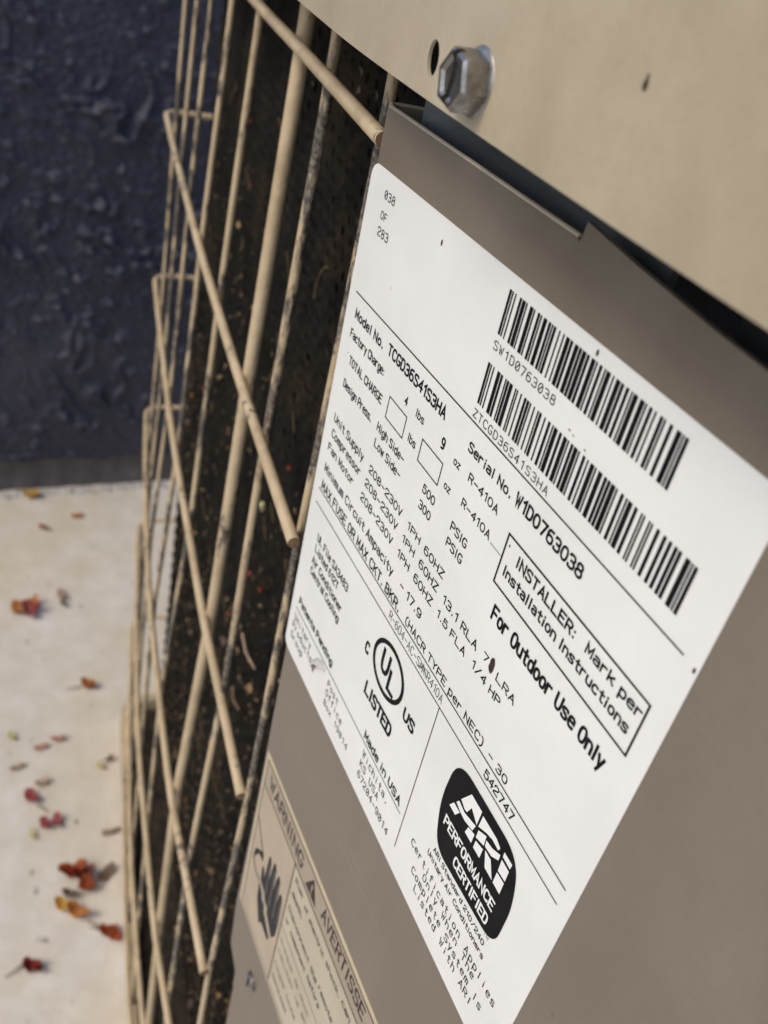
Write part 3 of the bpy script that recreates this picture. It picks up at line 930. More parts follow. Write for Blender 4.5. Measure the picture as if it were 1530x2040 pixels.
TEXTS = [
 ('R','038',-1.9818,-1.9245,0.6145,0.0206,'m'),
 ('R','OF',-1.9821,-1.9470,0.6619,0.0199,'m'),
 ('R','283',-1.9818,-1.9219,0.7008,0.0220,'m'),
 ('R','SW1D0763038',-1.4000,-1.1750,0.7062,0.0191,'m'),
 ('R','ZTCGD36S41S3HA',-1.4035,-1.1140,0.8581,0.0190,'m'),
 ('R','Model No.',-2.0151,-1.8346,0.9292,0.0266,'b'),
 ('R','TCGD36S41S3HA',-1.8078,-1.4982,0.9264,0.0306,'B'),
 ('R','Factory Charge:',-2.0218,-1.8016,0.9840,0.0247,'p'),
 ('R','*',-2.0157,-2.0048,1.0334,0.0088,'p'),
 ('R','TOTAL CHARGE',-1.9991,-1.7848,1.0508,0.0248,'p'),
 ('R','Design Press.',-2.0068,-1.8161,1.1205,0.0248,'p'),
 ('R','4',-1.6785,-1.6642,0.9874,0.0231,'b'),
 ('R','lbs',-1.6187,-1.5761,0.9847,0.0214,'p'),
 ('R','lbs',-1.6280,-1.5863,1.0544,0.0222,'p'),
 ('R','9',-1.4881,-1.4712,0.9862,0.0285,'b'),
 ('R','oz',-1.4243,-1.3958,0.9869,0.0194,'p'),
 ('R','oz',-1.4351,-1.4065,1.0557,0.0195,'p'),
 ('R','Serial No.',-1.3867,-1.2079,0.9304,0.0236,'b'),
 ('R','W1D0763038',-1.1936,-0.9599,0.9299,0.0311,'B'),
 ('R','R-410A',-1.3569,-1.2324,0.9855,0.0213,'p'),
 ('R','R-410A',-1.3558,-1.2324,1.0477,0.0210,'p'),
 ('R','High Side-',-1.7794,-1.6198,1.1177,0.0243,'p'),
 ('R','Low Side-',-1.7751,-1.6191,1.1617,0.0247,'p'),
 ('R','500',-1.5126,-1.4519,1.1192,0.0229,'p'),
 ('R','300',-1.5120,-1.4528,1.1616,0.0233,'p'),
 ('R','PSIG',-1.3698,-1.2963,1.1201,0.0233,'p'),
 ('R','PSIG',-1.3696,-1.2968,1.1621,0.0238,'p'),
 ('R','Unit Supply',-2.0213,-1.8133,1.2349,0.0262,'p'),
 ('R','Compressor',-2.0186,-1.8119,1.2814,0.0263,'p'),
 ('R','Fan Motor',-2.0247,-1.8394,1.3287,0.0253,'p'),
 ('R','208-230V',-1.7715,-1.5717,1.2370,0.0240,'p'),
 ('R','208-230V',-1.7770,-1.5767,1.2813,0.0245,'p'),
 ('R','208-230V',-1.7845,-1.5822,1.3292,0.0247,'p'),
 ('R','1PH',-1.5364,-1.4672,1.2388,0.0219,'p'),
 ('R','1PH',-1.5446,-1.4762,1.2826,0.0221,'p'),
 ('R','1PH',-1.5495,-1.4817,1.3300,0.0230,'p'),
 ('R','60HZ',-1.4426,-1.3426,1.2401,0.0232,'p'),
 ('R','60HZ',-1.4482,-1.3500,1.2847,0.0242,'p'),
 ('R','60HZ',-1.4537,-1.3557,1.3311,0.0247,'p'),
 ('R','13.1 RLA',-1.3223,-1.1604,1.2851,0.0239,'p'),
 ('R','1.5 FLA',-1.3281,-1.1908,1.3311,0.0229,'p'),
 ('R','7',-1.1342,-1.1137,1.2779,0.0201,'p'),
 ('R','LRA',-1.0756,-1.0015,1.2832,0.0225,'p'),
 ('R','1/4 HP',-1.1602,-1.0391,1.3261,0.0228,'p'),
 ('R','Minimum Circuit Ampacity',-2.0213,-1.5452,1.3966,0.0285,'p'),
 ('R','- 17.9',-1.5020,-1.3831,1.3948,0.0265,'p'),
 ('R','MAX FUSE OR MAX CKT. BKR.',-2.0195,-1.4755,1.4551,0.0310,'p'),
 ('R','(HACR TYPE per NEC)',-1.4397,-1.0422,1.4521,0.0240,'p'),
 ('R','- 30',-1.0189,-0.9401,1.4510,0.0224,'p'),
 ('R','542747',-1.0095,-0.8867,1.5003,0.0247,'p'),
 ('R','R-604-AC-SM-R410A',-1.5121,-1.2135,1.4995,0.0254,'t'),
 ('R','UL File SA3483',-1.9816,-1.7424,1.6144,0.0279,'p'),
 ('R','Listed 612T',-1.9818,-1.7997,1.6536,0.0274,'p'),
 ('R','Air Conditioner',-1.9882,-1.7517,1.6989,0.0279,'p'),
 ('R','Central Cooling',-1.9861,-1.7557,1.7373,0.0283,'p'),
 ('R','Patents Pending',-2.0211,-1.7341,1.8882,0.0286,'b'),
 ('R','Unitary',-2.0316,-1.8862,1.9607,0.0269,'m'),
 ('R','Products',-2.0366,-1.8641,1.9979,0.0268,'m'),
 ('R','Group',-2.0372,-1.9306,2.0378,0.0271,'m'),
 ('R','Made in USA',-1.4809,-1.2461,1.9024,0.0295,'b'),
 ('R','Post',-1.7363,-1.6543,1.9619,0.0245,'m'),
 ('R','Office',-1.7364,-1.6093,1.9989,0.0259,'m'),
 ('R','Box 19014',-1.7349,-1.5491,2.0365,0.0237,'m'),
 ('R','Wichita,',-1.4650,-1.3002,1.9595,0.0279,'m'),
 ('R','KS USA',-1.4661,-1.3416,1.9988,0.0265,'m'),
 ('R','67204-9014',-1.4644,-1.2592,2.0388,0.0264,'m'),
 ('R','LISTED',-1.5381,-1.3674,1.7859,0.0459,'X'),
 ('R','US',-1.3418,-1.2803,1.6774,0.0400,'X'),
 ('R','C',-1.5860,-1.5611,1.6789,0.0403,'X'),
 ('R','PERFORMANCE',-1.0740,-0.8394,1.7403,0.0336,'w'),
 ('R','CERTIFIED',-0.9995,-0.8405,1.7927,0.0337,'w'),
 ('R','ARI Standard 210/240',-1.0746,-0.8253,1.8460,0.0170,'p'),
 ('R','Unitary Air Conditioners',-1.0907,-0.8117,1.8773,0.0180,'p'),
 ('R','TM',-0.8382,-0.8196,1.8151,0.0118,'t'),
 ('R','Certification Applies',-1.1580,-0.7322,1.9316,0.0248,'m'),
 ('R','Only When The',-1.0772,-0.8131,1.9612,0.0242,'m'),
 ('R','Complete System Is',-1.1238,-0.7602,1.9970,0.0253,'m'),
 ('R','Listed With ARI',-1.0931,-0.7931,2.0309,0.0255,'m'),
 ('R','*',-1.1679,-1.1508,1.0190,0.0125,'p'),
 ('R','INSTALLER:',-1.1324,-0.9208,1.0333,0.0276,'b'),
 ('R','Mark per',-0.8895,-0.7250,1.0302,0.0255,'b'),
 ('R','Installation Instructions',-1.1618,-0.7373,1.0763,0.0261,'b'),
 ('R','For Outdoor Use Only',-1.1523,-0.7488,1.1826,0.0382,'B'),
 ('W','WARNING',-1.9749,-1.6280,2.7109,0.0668,'b'),
 ('W','AVERTISSE',-1.4515,-1.1050,2.6994,0.0643,'b'),
 ('W','Risk',-1.6503,-1.5801,2.8042,0.0266,'p'),
 ('W','of',-1.5565,-1.5272,2.8164,0.0261,'p'),
 ('W','electric',-1.5087,-1.3758,2.8180,0.0287,'p'),
 ('W','shock.',-1.3564,-1.2402,2.8132,0.0277,'p'),
 ('W','can',-1.2239,-1.1576,2.8058,0.0314,'p'),
 ('W','death.',-1.6524,-1.5533,2.8812,0.0290,'p'),
 ('W','Disconnect',-1.6546,-1.4478,2.9680,0.0298,'p'),
 ('W','the',-1.4318,-1.3757,2.9707,0.0313,'p'),
 ('W','remote',-1.3579,-1.2382,2.9591,0.0294,'p'),
 ('W','or',-1.6539,-1.6243,3.0351,0.0249,'p'),
 ('W','competent',-1.6030,-1.4558,3.0387,0.0278,'p'),
 ('W','before',-1.4338,-1.3239,3.0311,0.0282,'p'),
 ('W','Risque',-1.6551,-1.5293,3.1660,0.0261,'p'),
 ('W','de',-1.5051,-1.4686,3.1671,0.0268,'p'),
 ('W','choc',-1.4464,-1.3695,3.1643,0.0249,'p'),
 ('W','causer',-1.6585,-1.4913,3.2291,0.0268,'p'),
 ('W','la',-1.4743,-1.4373,3.2275,0.0257,'p'),
 ('W','mort.',-1.4094,-1.3653,3.2196,0.0268,'p'),
 ('W','Couper toute',-1.6594,-1.4388,3.3185,0.0292,'p'),
 ('W','source avant',-1.6573,-1.5018,3.3952,0.0300,'p'),
]


# ---- listing mark: ring with offset letters
bm = bmesh.new()
ca, cb_ = -1.4525, 1.6275
for ro_a, ro_b, ri_a, ri_b in ((0.0905, 0.0790, 0.0775, 0.0655),):
    K = 56
    o_ = [bm.verts.new(W(ca + ro_a * math.cos(2 * math.pi * k / K), N_I, cb_ + ro_b * math.sin(2 * math.pi * k / K))) for k in range(K)]
    i_ = [bm.verts.new(W(ca + ri_a * math.cos(2 * math.pi * k / K), N_I, cb_ + ri_b * math.sin(2 * math.pi * k / K))) for k in range(K)]
    for k in range(K):
        j = (k + 1) % K
        bm.faces.new((o_[k], o_[j], i_[j], i_[k]))
ring_o = link_mesh('ring_emblem', bm, M['ink'], rating)
bm = bmesh.new()
stroke_faces(bm, [Vector(p) for p in chaikin([(-1.490, 1.588), (-1.490, 1.649), (-1.4545, 1.649), (-1.4545, 1.588)], False)], False, 0.0125, N_I)
link_mesh('lettering', bm, M['ink'], rating)
bm = bmesh.new()
stroke_faces(bm, [Vector(p) for p in ((-1.438, 1.617), (-1.438, 1.673), (-1.408, 1.673))], False, 0.0125, N_I)
link_mesh('lettering', bm, M['ink'], rating)

# ---- performance badge
badge_pts = round_poly([(-1.098, 1.546, 0.066), (-0.832, 1.546, 0.06), (-0.797, 1.66, 0.045), (-0.800, 1.806, 0.05), (-1.072, 1.826, 0.05), (-1.110, 1.70, 0.055)], 0.05, 8)
bm = bmesh.new()
flat(bm, [(p.x, p.y) for p in badge_pts], N_I)
badge = link_mesh('badge_emblem', bm, M['ink'], rating)
LOGO = [
 [(-1.0742, 1.6765), (-1.0623, 1.6545), (-1.0342, 1.6545), (-1.0458, 1.6770)],
 [(-1.0560, 1.6445), (-1.0491, 1.6315), (-1.0205, 1.6367), (-0.9738, 1.6237), (-0.9790, 1.6451), (-1.0116, 1.6534), (-1.0325, 1.6515)],
 [(-1.0445, 1.6206), (-1.0192, 1.5738), (-0.9722, 1.5732), (-0.9728, 1.6186), (-1.0045, 1.6012), (-1.0142, 1.6276), (-1.0246, 1.6291)],
 [(-0.9934, 1.6523), (-0.9682, 1.6454), (-0.9689, 1.6755), (-0.9985, 1.6755)],
 [(-0.9647, 1.5774), (-0.9050, 1.5764), (-0.8865, 1.5830), (-0.8896, 1.5940), (-0.9153, 1.5925), (-0.9376, 1.5997), (-0.9668, 1.6155)],
 [(-0.9622, 1.6222), (-0.9344, 1.6065), (-0.9318, 1.6349), (-0.9620, 1.6461)],
 [(-0.9585, 1.6534), (-0.9297, 1.6448), (-0.9305, 1.6755), (-0.9589, 1.6765)],
 [(-0.9305, 1.6148), (-0.9059, 1.6098), (-0.8795, 1.5957), (-0.8786, 1.6126), (-0.9017, 1.6294), (-0.9279, 1.6316)],
 [(-0.9232, 1.6384), (-0.8985, 1.6380), (-0.8745, 1.6750), (-0.9061, 1.6755)],
 [(-0.8725, 1.5758), (-0.8406, 1.5758), (-0.8418, 1.5914), (-0.8715, 1.5906)],
 [(-0.8710, 1.5993), (-0.8415, 1.5993), (-0.8410, 1.6322), (-0.8695, 1.6342)],
 [(-0.8697, 1.6406), (-0.8412, 1.6387), (-0.8410, 1.6755), (-0.8700, 1.6755)]]
bm = bmesh.new()
for pts in LOGO:
    flat(bm, pts, N_I - 0.0010)
link_mesh('badge_lettering', bm, M['badge_white'], badge)

for item in TEXTS:
    lab, txt, a0, a1, b, h, st = item
    if lab != 'R':
        continue
    if st == 'w':
        link_mesh('badge_lettering', text_bm(txt, a0, a1, b, h, st, N_I - 0.0010), M['badge_white'], badge)
    else:
        link_mesh('lettering', text_bm(txt, a0, a1, b, h, st, N_I), M['ink_soft'] if st in ('t',) or (st == 'm' and a0 < -1.6 and b > 1.5) else M['ink'], rating)

# ---- blots, pen scribble, specks and the torn flap
def blob(ca, cb_, ra, rb_, n, material, parent, rough=0.25, name='ink_blot'):
    bm = bmesh.new()
    flat(bm, [(ca + ra * (1 + rough * noise.noise(Vector((ca * 50, k * 0.9, 1)))) * math.cos(2 * math.pi * k / 14), cb_ + rb_ * (1 + rough * noise.noise(Vector((cb_ * 50, k * 0.9, 7)))) * math.sin(2 * math.pi * k / 14)) for k in range(14)], n)
    return link_mesh(name, bm, material, parent)
blob(-1.0985, 1.266, 0.0085, 0.021, N_I - 0.0006, M['blot'], rating)
blob(-1.680, 0.604, 0.0032, 0.0065, N_I, M['blot'], rating, name='speck')
blob(-1.113, 0.570, 0.0032, 0.0058, N_I, M['blot'], rating, name='speck')
blob(-0.680, 0.872, 0.0030, 0.0060, N_I, M['blot'], rating, name='speck')
blob(-1.1150, 0.7180, 0.0040, 0.0016, N_I, M['warn_grey'], rating, name='speck')
blob(-1.1010, 0.7210, 0.0030, 0.0014, N_I, M['warn_grey'], rating, name='speck')
blob(-1.0620, 0.7260, 0.0034, 0.0016, N_I, M['warn_grey'], rating, name='speck')
for pts in ([(-1.338, 1.499), (-1.318, 1.486), (-1.332, 1.492), (-1.304, 1.478), (-1.316, 1.480), (-1.290, 1.474)],
            [(-1.325, 1.478), (-1.306, 1.497), (-1.318, 1.474), (-1.298, 1.494)]):
    bm = bmesh.new()
    stroke_faces(bm, [Vector(p) for p in pts], False, 0.0026, N_I - 0.0005)
    link_mesh('pen_scribble', bm, M['ink_soft'], rating)
bm = bmesh.new()
cres = [(-1.858, 2.000), (-1.836, 1.958), (-1.812, 1.934), (-1.784, 1.926), (-1.781, 1.936), (-1.806, 1.948), (-1.826, 1.972), (-1.842, 2.016)]
flat(bm, cres, N_I)
link_mesh('torn_patch', bm, M['tear'], rating)
bm = bmesh.new()
prev = None
edge = [(-1.862, 1.990), (-1.852, 1.966), (-1.834, 1.944), (-1.812, 1.926), (-1.790, 1.917), (-1.772, 1.922)]
for k, (a, b) in enumerate(edge):
    lift = 0.022 * math.sin(math.pi * (k + 0.4) / 6)
    cur = [bm.verts.new(W(a, N_P - 0.0006, b)), bm.verts.new(W(a + 0.004, N_P - lift * 0.7, b + 0.004)), bm.verts.new(W(a + 0.010, N_P - lift, b + 0.012))]
    if prev:
        for q in range(2):
            bm.faces.new((prev[q], cur[q], cur[q + 1], prev[q + 1]))
    prev = cur
bmesh.ops.solidify(bm, geom=list(bm.faces), thickness=0.0012 * U)
link_mesh('torn_flap', bm, M['paper'], rating)

# ---- sun-faded warning label
warn = sheet('warning_label', [(-2.040, 2.591), (-0.62, 2.591), (-0.62, 3.482), (-2.048, 3.482)], N_P, 0.9996, M['warn_cream'], ac)
warn['label'] = 'sun faded tan bilingual electric shock warning label'
def panel_fill(a0, a1, b0, b1, material):
    bm = bmesh.new()
    flat(bm, [(a0, b0), (a1, b0), (a1, b1), (a0, b1)], N_P - 0.0006)
    return link_mesh('colour_field', bm, material, warn)
panel_fill(-2.020, -0.64, 2.619, 2.738, M['warn_head'])
panel_fill(-2.020, -1.680, 2.744, 3.462, M['warn_pic'])
panel_fill(-1.674, -0.64, 2.752, 3.462, M['warn_text'])
box(-2.024, -0.636, 2.614, 3.466, 0.006, M['warn_ink'], warn)
rule(-2.018, 2.741, -0.642, 2.741, 0.007, M['warn_ink'], warn)
rule(-1.677, 2.7445, -1.679, 3.460, 0.007, M['warn_ink'], warn)
rule(-1.6735, 3.092, -0.642, 3.092, 0.006, M['warn_grey'], warn)
for item in TEXTS:
    lab, txt, a0, a1, b, h, st = item
    if lab == 'W':
        big = h > 0.05
        link_mesh('lettering', text_bm(txt, a0, a1, b, h, 'n' if big else 'p', N_I - 0.0002), M['warn_ink'] if big else M['warn_blue'] if b < 3.1 else M['warn_grey'], warn)
# triangle with exclamation bolt
bm = bmesh.new()
flat(bm, [(-1.588, 2.719), (-1.539, 2.634), (-1.493, 2.719)], N_I - 0.0002)
tri = link_mesh('warning_triangle', bm, M['warn_ink'], warn)
bm = bmesh.new()
flat(bm, [(-1.545, 2.664), (-1.533, 2.664), (-1.536, 2.698), (-1.542, 2.698)], N_I - 0.001)
flat(bm, [(-1.543, 2.703), (-1.535, 2.703), (-1.535, 2.711), (-1.543, 2.711)], N_I - 0.001)
link_mesh('exclamation_mark', bm, M['warn_head'], tri)
# struck hand pictogram: cable, hand with five fingers, lightning gap
bm = bmesh.new()
stroke_faces(bm, [Vector(p) for p in ((-2.010, 2.925), (-1.925, 3.020), (-1.913, 3.048))], False, 0.010, N_I)
flat(bm, [(-1.990, 3.082), (-1.975, 3.062), (-1.918, 3.012), (-1.908, 3.052), (-1.955, 3.066), (-1.975, 3.110)], N_I)
stroke_faces(bm, chaikin([(-1.984, 3.088), (-1.994, 3.140), (-1.960, 3.168), (-1.915, 3.168)], False), False, 0.011, N_I)
pic = link_mesh('pictogram', bm, M['warn_blue'], warn)
bm = bmesh.new()
flat(bm, [(-1.898, 3.150), (-1.905, 3.085), (-1.897, 3.064), (-1.886, 3.070), (-1.872, 3.10), (-1.868, 3.02), (-1.866, 2.962), (-1.852, 2.952), (-1.840, 2.972), (-1.832, 3.06),
          (-1.826, 2.985), (-1.818, 2.935), (-1.804, 2.928), (-1.792, 2.946), (-1.786, 3.06), (-1.780, 2.985), (-1.770, 2.944), (-1.757, 2.940), (-1.746, 2.960), (-1.742, 3.07), (-1.736, 3.012), (-1.727, 2.988), (-1.714, 2.990), (-1.706, 3.016),
          (-1.698, 3.13), (-1.702, 3.215), (-1.728, 3.262), (-1.80, 3.215), (-1.803, 3.186), (-1.832, 3.190), (-1.846, 3.163)], N_I)
link_mesh('pictogram', bm, M['warn_blue'], warn)
bm = bmesh.new()
flat(bm, [(-1.906, 3.170), (-1.866, 3.192), (-1.858, 3.216), (-1.830, 3.212), (-1.824, 3.242), (-1.742, 3.290), (-1.752, 3.318), (-1.775, 3.318), (-1.826, 3.318), (-1.846, 3.350), (-1.898, 3.262)], N_I)
link_mesh('pictogram', bm, M['warn_blue'], warn)
bm = bmesh.new()
for pts in ([(-1.846, 2.998), (-1.838, 3.15)], [(-1.800, 2.965), (-1.792, 3.155)], [(-1.753, 2.978), (-1.746, 3.165)], [(-1.712, 3.03), (-1.706, 3.15)]):
    stroke_faces(bm, [Vector(p) for p in pts], False, 0.006, N_I - 0.0006)
link_mesh('pictogram', bm, M['warn_grey'], warn)

# ================================================================== SMALL LOOSE THINGS
def flake(bm, c, u, v, w_, ln, wd, curl, mi=0, pts=7):
    """small curled leaf: rows across a spine, lifted at the edges"""
    prev = None
    for k in range(pts):
        t = k / (pts - 1)
        half = wd / 2 * (math.sin(math.pi * (0.06 + 0.88 * t)) ** 0.75)
        half *= 1 + 0.18 * math.sin(t * 17 + c.x * 50)
        sp = c + u * ln * (t - 0.5) + w_ * curl * ln * (0.5 - math.cos((t - 0.5) * 3.0) * 0.5)
        lift = curl * wd * 0.5
        cur = [bm.verts.new(sp - v * half + w_ * lift * (1.2 + 0.6 * math.sin(t * 9))), bm.verts.new(sp), bm.verts.new(sp + v * half + w_ * lift * (1.0 + 0.6 * math.cos(t * 7)))]
        if prev:
            for q in range(2):
                f = bm.faces.new((prev[q], cur[q], cur[q + 1], prev[q + 1])); f.material_index = mi
        prev = cur

def leaf_mat(name, c1, c2):
    m, nt, b = mat(name, 0.55)
    v = coords(nt)
    n = tex_noise(nt, v, 120, 5, 0.65)
    c = ramp(nt, n, [(0.32, c1), (0.62, c2)])
    nt.links.new(c, b.inputs['Base Color'])
    b.inputs['Subsurface Weight'].default_value = 0.0
    bump(nt, b, tex_noise(nt, v, 350, 4), 0.4, 0.0006)
    return m
LM = {
 'yellow': leaf_mat('yellow_leaf', (0.62, 0.33, 0.05), (0.75, 0.52, 0.14)),
 'orange': leaf_mat('orange_leaf', (0.52, 0.19, 0.05), (0.62, 0.30, 0.09)),
 'red': leaf_mat('red_leaf', (0.30, 0.035, 0.025), (0.45, 0.09, 0.05)),
 'crimson': leaf_mat('crimson_leaf', (0.34, 0.05, 0.06), (0.48, 0.13, 0.12)),
 'dark': leaf_mat('dark_red_leaf', (0.14, 0.012, 0.012), (0.30, 0.04, 0.03)),
 'rust': leaf_mat('rust_leaf', (0.26, 0.045, 0.012), (0.45, 0.11, 0.025)),
 'brown': leaf_mat('brown_leaf', (0.15, 0.095, 0.065), (0.24, 0.17, 0.12)),
 'mould': leaf_mat('mould_leaf', (0.035, 0.024, 0.015), (0.12, 0.080, 0.045)),
 'straw': leaf_mat('dry_straw', (0.13, 0.085, 0.035), (0.30, 0.21, 0.10)),
 'tan': leaf_mat('tan_leaf', (0.46, 0.33, 0.24), (0.56, 0.43, 0.32)),
 'pink': leaf_mat('pinkish_leaf', (0.50, 0.24, 0.17), (0.60, 0.36, 0.27)),
 'pale': leaf_mat('pale_leaf', (0.60, 0.56, 0.28), (0.70, 0.66, 0.40)),
}
def ground_pt(a, n, z=0.0):
    return Vector((a * U, n * U, z))

def leaf(name, cat, label, a, n, blades, stem=None):
    """blades: (offset n, offset a, length, width, angle in degrees from +n towards +a, curl, colour)"""
    root = empty(name, ground_pt(a, n))
    tag(root, label, cat, 'fallen leaves scattered on the concrete')
    for k, (dn, da, ln, wd, ang_, curl, c) in enumerate(blades):
        th = math.radians(ang_)
        u = Vector((math.sin(th), math.cos(th), 0)); v = Vector((math.cos(th), -math.sin(th), 0)); w_ = Vector((0, 0, 1))
        bm = bmesh.new()
        flake(bm, ground_pt(a + da, n + dn, 0.0016 + 0.0010 * k), u, v, w_, ln * U * 0.88, wd * U * 0.88, curl, 0, 9)
        bmesh.ops.solidify(bm, geom=list(bm.faces), thickness=0.0003)
        link_mesh('blade', bm, LM[c], root, smooth=True)
    if stem:
        (n0, a0_), (n1, a1_) = stem
        bm = bmesh.new()
        tube(bm, [ground_pt(a + a0_, n + n0, 0.0025), ground_pt(a + (a0_ + a1_) / 2 + 0.01, n + (n0 + n1) / 2, 0.004), ground_pt(a + a1_, n + n1, 0.0015)], 0.0009, 6, r_end=0.0004)
        link_mesh('stem', bm, LM['brown'], root)
    return root

leaf('fallen_leaf', 'leaf', 'yellow fallen leaf at the foot of the navy wall', -11.93, 1.30, [(0, 0, .26, .17, 10, .5, 'yellow'), (.05, .03, .16, .13, 60, .7, 'yellow')], ((.1, 0), (.19, -.03)))
leaf('fallen_leaf', 'leaf', 'small flat orange leaf sliver in front of the wall', -11.36, 1.86, [(0, 0, .20, .11, -8, .3, 'orange')])
leaf('fallen_leaf', 'leaf', 'tiny dull red leaf between the yellow leaf and the bright concrete', -11.15, 1.37, [(0, 0, .13, .08, 40, .5, 'red')], ((.03, .03), (.12, .08)))
leaf('fallen_leaf', 'leaf', 'large crumpled orange and crimson leaf, biggest on the bright concrete', -9.46, 0.95, [(-.09, .0, .26, .16, 70, .6, 'orange'), (.06, .02, .26, .17, 15, .7, 'crimson'), (.10, -.10, .18, .12, -30, .7, 'orange'), (.06, .13, .17, .12, 60, .5, 'crimson')])
leaf('fallen_leaf', 'leaf', 'long tan curled leaf right of the crumpled orange and crimson leaf', -9.60, 1.41, [(0, -.06, .22, .13, 80, .4, 'tan'), (0, .12, .14, .08, 70, .5, 'brown')])
leaf('fallen_leaf', 'leaf', 'single orange leaf with dark thin stem on bright concrete', -8.02, 1.45, [(.02, 0, .20, .14, 35, .6, 'orange'), (.06, .03, .13, .10, 70, .7, 'orange')], ((-.06, 0), (-.22, 0.0)))
leaf('fallen_leaf', 'leaf', 'two joined pinkish leaf slivers lying in a line', -7.26, 0.94, [(-.09, .04, .19, .08, -10, .3, 'pink'), (.10, -.03, .18, .08, 0, .3, 'pink')])
leaf('fallen_leaf', 'leaf', 'small pale yellow green leaf near the pinkish slivers', -7.44, 0.58, [(0, 0, .14, .09, 80, .4, 'pale')])
leaf('fallen_leaf', 'leaf', 'slim tan leaf sliver, flat on the concrete', -7.01, 0.59, [(0, 0, .20, .07, -12, .2, 'tan')])
leaf('fallen_leaf', 'leaf', 'small yellow leaf with brown half, nearest the wire guard', -6.82, 1.41, [(0, 0, .13, .09, 80, .4, 'pale'), (.10, -.06, .13, .07, -35, .4, 'brown')])
leaf('fallen_leaf', 'leaf', 'rosy red leaf with a tan lobe and short tail', -6.61, 0.72, [(-.04, .03, .20, .14, 65, .5, 'crimson'), (.08, -.13, .18, .09, -20, .4, 'tan')], ((0, .12), (.09, .24)))
leaf('fallen_leaf', 'leaf', 'crimson notched leaf below the rosy red leaf', -6.23, 0.82, [(-.05, .01, .17, .11, 70, .5, 'crimson'), (.06, .01, .18, .11, 100, .5, 'crimson')])
leaf('fallen_leaf', 'leaf', 'tiny cream leaf left of and below the crimson notched leaf', -6.14, 0.64, [(0, 0, .14, .08, 85, .3, 'pale')])
leaf('fallen_leaf', 'leaf', 'large rust red leaf with two dark folded lobes', -5.55, 0.96, [(-.02, -.07, .30, .17, 0, .6, 'rust'), (.06, .0, .24, .12, 5, .8, 'dark'), (.08, .13, .20, .17, 60, .5, 'rust')])
leaf('fallen_leaf', 'leaf', 'oval brown leaf between the rust red leaf and the guard', -5.51, 1.23, [(0, 0, .28, .12, -40, .3, 'brown')], ((-.11, .08), (-.18, .12)))
leaf('fallen_leaf', 'leaf', 'yellow and orange curled leaf just below the rust red leaf', -5.24, 0.86, [(-.05, -.04, .22, .13, 40, .6, 'yellow'), (.06, .07, .26, .14, 45, .6, 'orange'), (.02, -.14, .18, .09, 30, .4, 'brown')], ((.12, .16), (.24, .26)))
leaf('fallen_leaf', 'leaf', 'bright orange red triangular leaf with a dark tip near the guard', -4.90, 1.15, [(.0, -.02, .20, .13, 15, .5, 'rust'), (.05, .05, .18, .12, 70, .5, 'rust')], ((-.08, -.07), (-.16, -.12)))
leaf('fallen_leaf', 'leaf', 'dark red leaf with a brown stalk, closest to the bottom edge', -4.78, 0.47, [(.0, .0, .18, .13, 30, .6, 'dark'), (.05, .04, .12, .09, 80, .7, 'red')], ((-.06, -.04), (-.22, .03)))
# twig beside the guard's foot
bm = bmesh.new()
tube(bm, [ground_pt(-5.98, 1.28, 0.003), ground_pt(-5.96, 1.36, 0.004), ground_pt(-5.99, 1.46, 0.003)], 0.0022, 7, r_end=0.0012)
tw = link_mesh('twig', bm, LM['brown'])
tag(tw, 'short dark twig lying against the foot of the wire guard', 'twig')

# crumbs of paint and mortar along the foot of the wall
m, nt, b = mat('paint_crumbs', 0.8)
v = coords(nt)
nt.links.new(ramp(nt, tex_noise(nt, v, 90, 2), [(0.4, (0.33, 0.31, 0.30)), (0.6, (0.62, 0.60, 0.58))]), b.inputs['Base Color'])
M['crumb'] = m
bm = bmesh.new()
rnd = random.Random(3)
for i in range(330):
    n = rnd.uniform(-0.6, 4.2)
    a = -12.1 + abs(rnd.gauss(0.06, 0.05)) + 0.02
    r = rnd.uniform(0.0010, 0.0034)
    mtx = Matrix.Translation(ground_pt(a, n, r * 0.4)) @ Matrix.Rotation(rnd.uniform(0, 6.28), 4, Vector((rnd.random(), rnd.random(), 1)).normalized()) @ Matrix.Diagonal((1, rnd.uniform(.6, 1.4), rnd.uniform(.4, .8), 1))
    bmesh.ops.create_icosphere(bm, subdivisions=1, radius=r, matrix=mtx)
cr = link_mesh('paint_crumbs', bm, M['crumb'])
tag(cr, 'pale crumbs of paint and mortar along the wall foot', 'crumbs', kind='stuff')

# litter caught on the coil
bm = bmesh.new()
rnd = random.Random(11)
lit_names = ['mould', 'straw', 'rust', 'yellow', 'dark', 'orange']
for i in range(2600):
    a = rnd.uniform(-6.9, -2.25)
    b = 0.3 + 7.8 * (rnd.random() ** 0.62)
    dens = noise.noise(Vector((a * 0.9, b * 0.7, 1.0))) + (b - 2.2) * 0.16 + (-3.0 - a) * 0.16
    dens += 0.9 * noise.noise(Vector((a * 2.6, b * 2.1, 4.0)))
    if dens < rnd.uniform(-0.2, 0.75): continue
    nn = coil_n(a) - rnd.uniform(0.012, 0.03)
    th = rnd.uniform(0, 6.28)
    u = Vector((math.cos(th) * 0.99, -0.14 * math.cos(th) + 0.2 * rnd.uniform(-1, 1), math.sin(th))).normalized()
    w_ = Vector((-0.14, -0.99, rnd.uniform(-.5, .5))).normalized()
    v = w_.cross(u).normalized()
    ln = rnd.uniform(0.010, 0.05) * (2.0 if rnd.random() < 0.10 else 1)
    mi = rnd.choices(range(6), [34, 4.5, 0.3, 0.3, 0.9, 0.1])[0]
    flake(bm, W(a, nn, b), u, v, w_, ln * U, ln * U * rnd.uniform(0.25, 0.8), rnd.uniform(.1, .8), mi, 4)
lt = link_mesh('leaf_litter', bm, [LM[k] for k in lit_names])
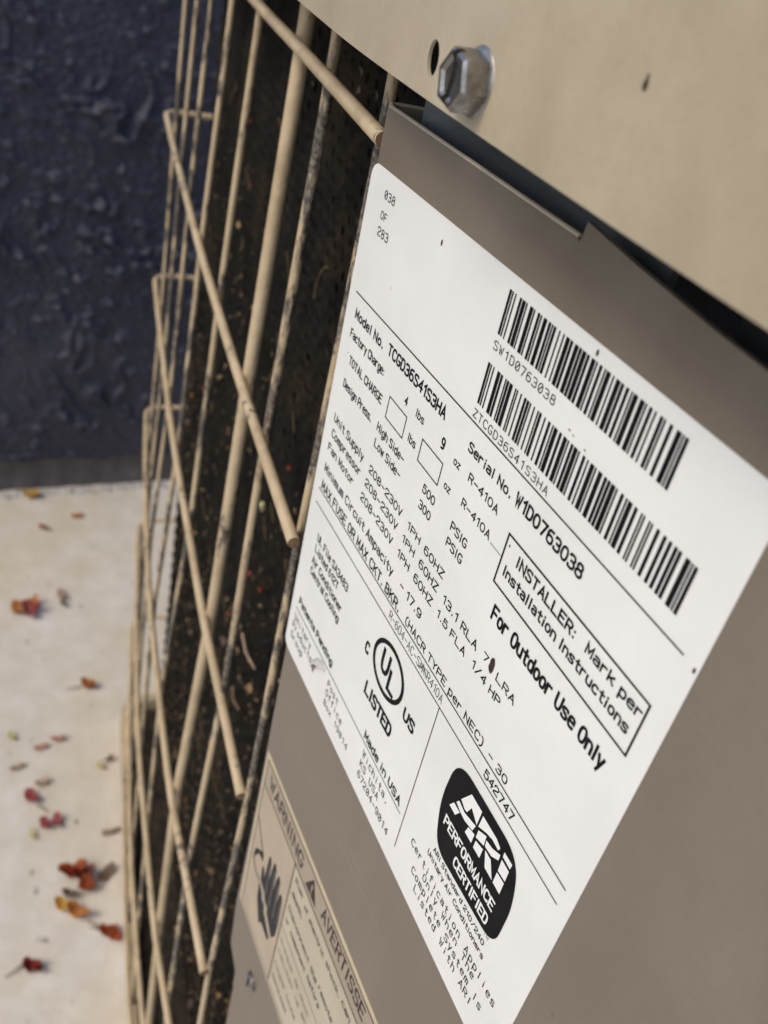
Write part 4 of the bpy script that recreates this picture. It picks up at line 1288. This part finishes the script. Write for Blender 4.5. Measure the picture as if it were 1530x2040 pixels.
tag(lt, 'brown leaf bits and seed litter caught on the dark coil', 'litter', kind='stuff')
# straw and fine fibres
bm = bmesh.new()
for i in range(55):
    a = rnd.uniform(-5.6, -2.3); b = rnd.uniform(0.9, 7.5)
    p = W(a, coil_n(a) - 0.02, b)
    th = rnd.uniform(0, 6.28); bend = rnd.uniform(-2.5, 2.5)
    ln = rnd.uniform(0.06, 0.26) * U
    pts = []
    for k in range(7):
        t = k / 6
        thk = th + bend * t
        pts.append(p.copy())
        p = p + Vector((math.cos(thk), -0.14 * math.cos(thk) - 0.10 * math.sin(t * 3), math.sin(thk))) * ln / 6
    tube(bm, pts, 0.00013, 4, False)
fb = link_mesh('plant_fibre', bm, LM['straw'])
tag(fb, 'fine dry plant fibres snagged on the dark coil', 'fibres', kind='stuff')
def straw(a, b, a2, b2, r, c, label, cat='straw'):
    bm = bmesh.new()
    tube(bm, [W(a, coil_n(a) - 0.025, b), W((a + a2) / 2 + 0.01, coil_n((a + a2) / 2) - 0.055, (b + b2) / 2), W(a2, coil_n(a2) - 0.05, b2)], r * U, 6, True, 0, r * U * 0.6)
    o = link_mesh('straw', bm, LM[c])
    tag(o, label, cat)
straw(-3.892, 3.821, -3.409, 3.627, 0.007, 'tan', 'golden straw sticking out of the coil beside the worn vertical wire')
straw(-3.925, 4.308, -3.606, 4.156, 0.010, 'brown', 'short brown straw stuck in the coil below the golden straw')
def coil_bit(a, b, ln, wd, ang_, c, label):
    th = math.radians(ang_)
    u = Vector((math.cos(th), -0.14 * math.cos(th), math.sin(th))).normalized()
    w_ = Vector((-0.14, -0.99, 0)).normalized()
    bm = bmesh.new()
    flake(bm, W(a, coil_n(a) - 0.03, b), u, w_.cross(u).normalized(), w_, ln * U, wd * U, 0.5, 0, 7)
    bmesh.ops.solidify(bm, geom=list(bm.faces), thickness=0.0003)
    o = link_mesh('leaf_scrap', bm, LM[c])
    tag(o, label, 'leaf scrap', 'leaf scraps caught on the coil')
coil_bit(-3.98, 4.195, 0.07, 0.045, 70, 'red', 'bright red leaf scrap on the coil beside the short brown straw')
coil_bit(-3.558, 3.196, 0.06, 0.035, 30, 'dark', 'small dark red leaf scrap on the coil near the white label')
coil_bit(-3.425, 2.336, 0.035, 0.028, 60, 'red', 'tiny red leaf scrap on the coil, uppermost of the red scraps')
coil_bit(-3.795, 2.827, 0.10, 0.04, 5, 'pale', 'cream leaf scrap on the coil behind the worn vertical wire')
coil_bit(-4.418, 2.211, 0.06, 0.05, 80, 'yellow', 'yellow leaf scrap on the coil just right of the thick wire')
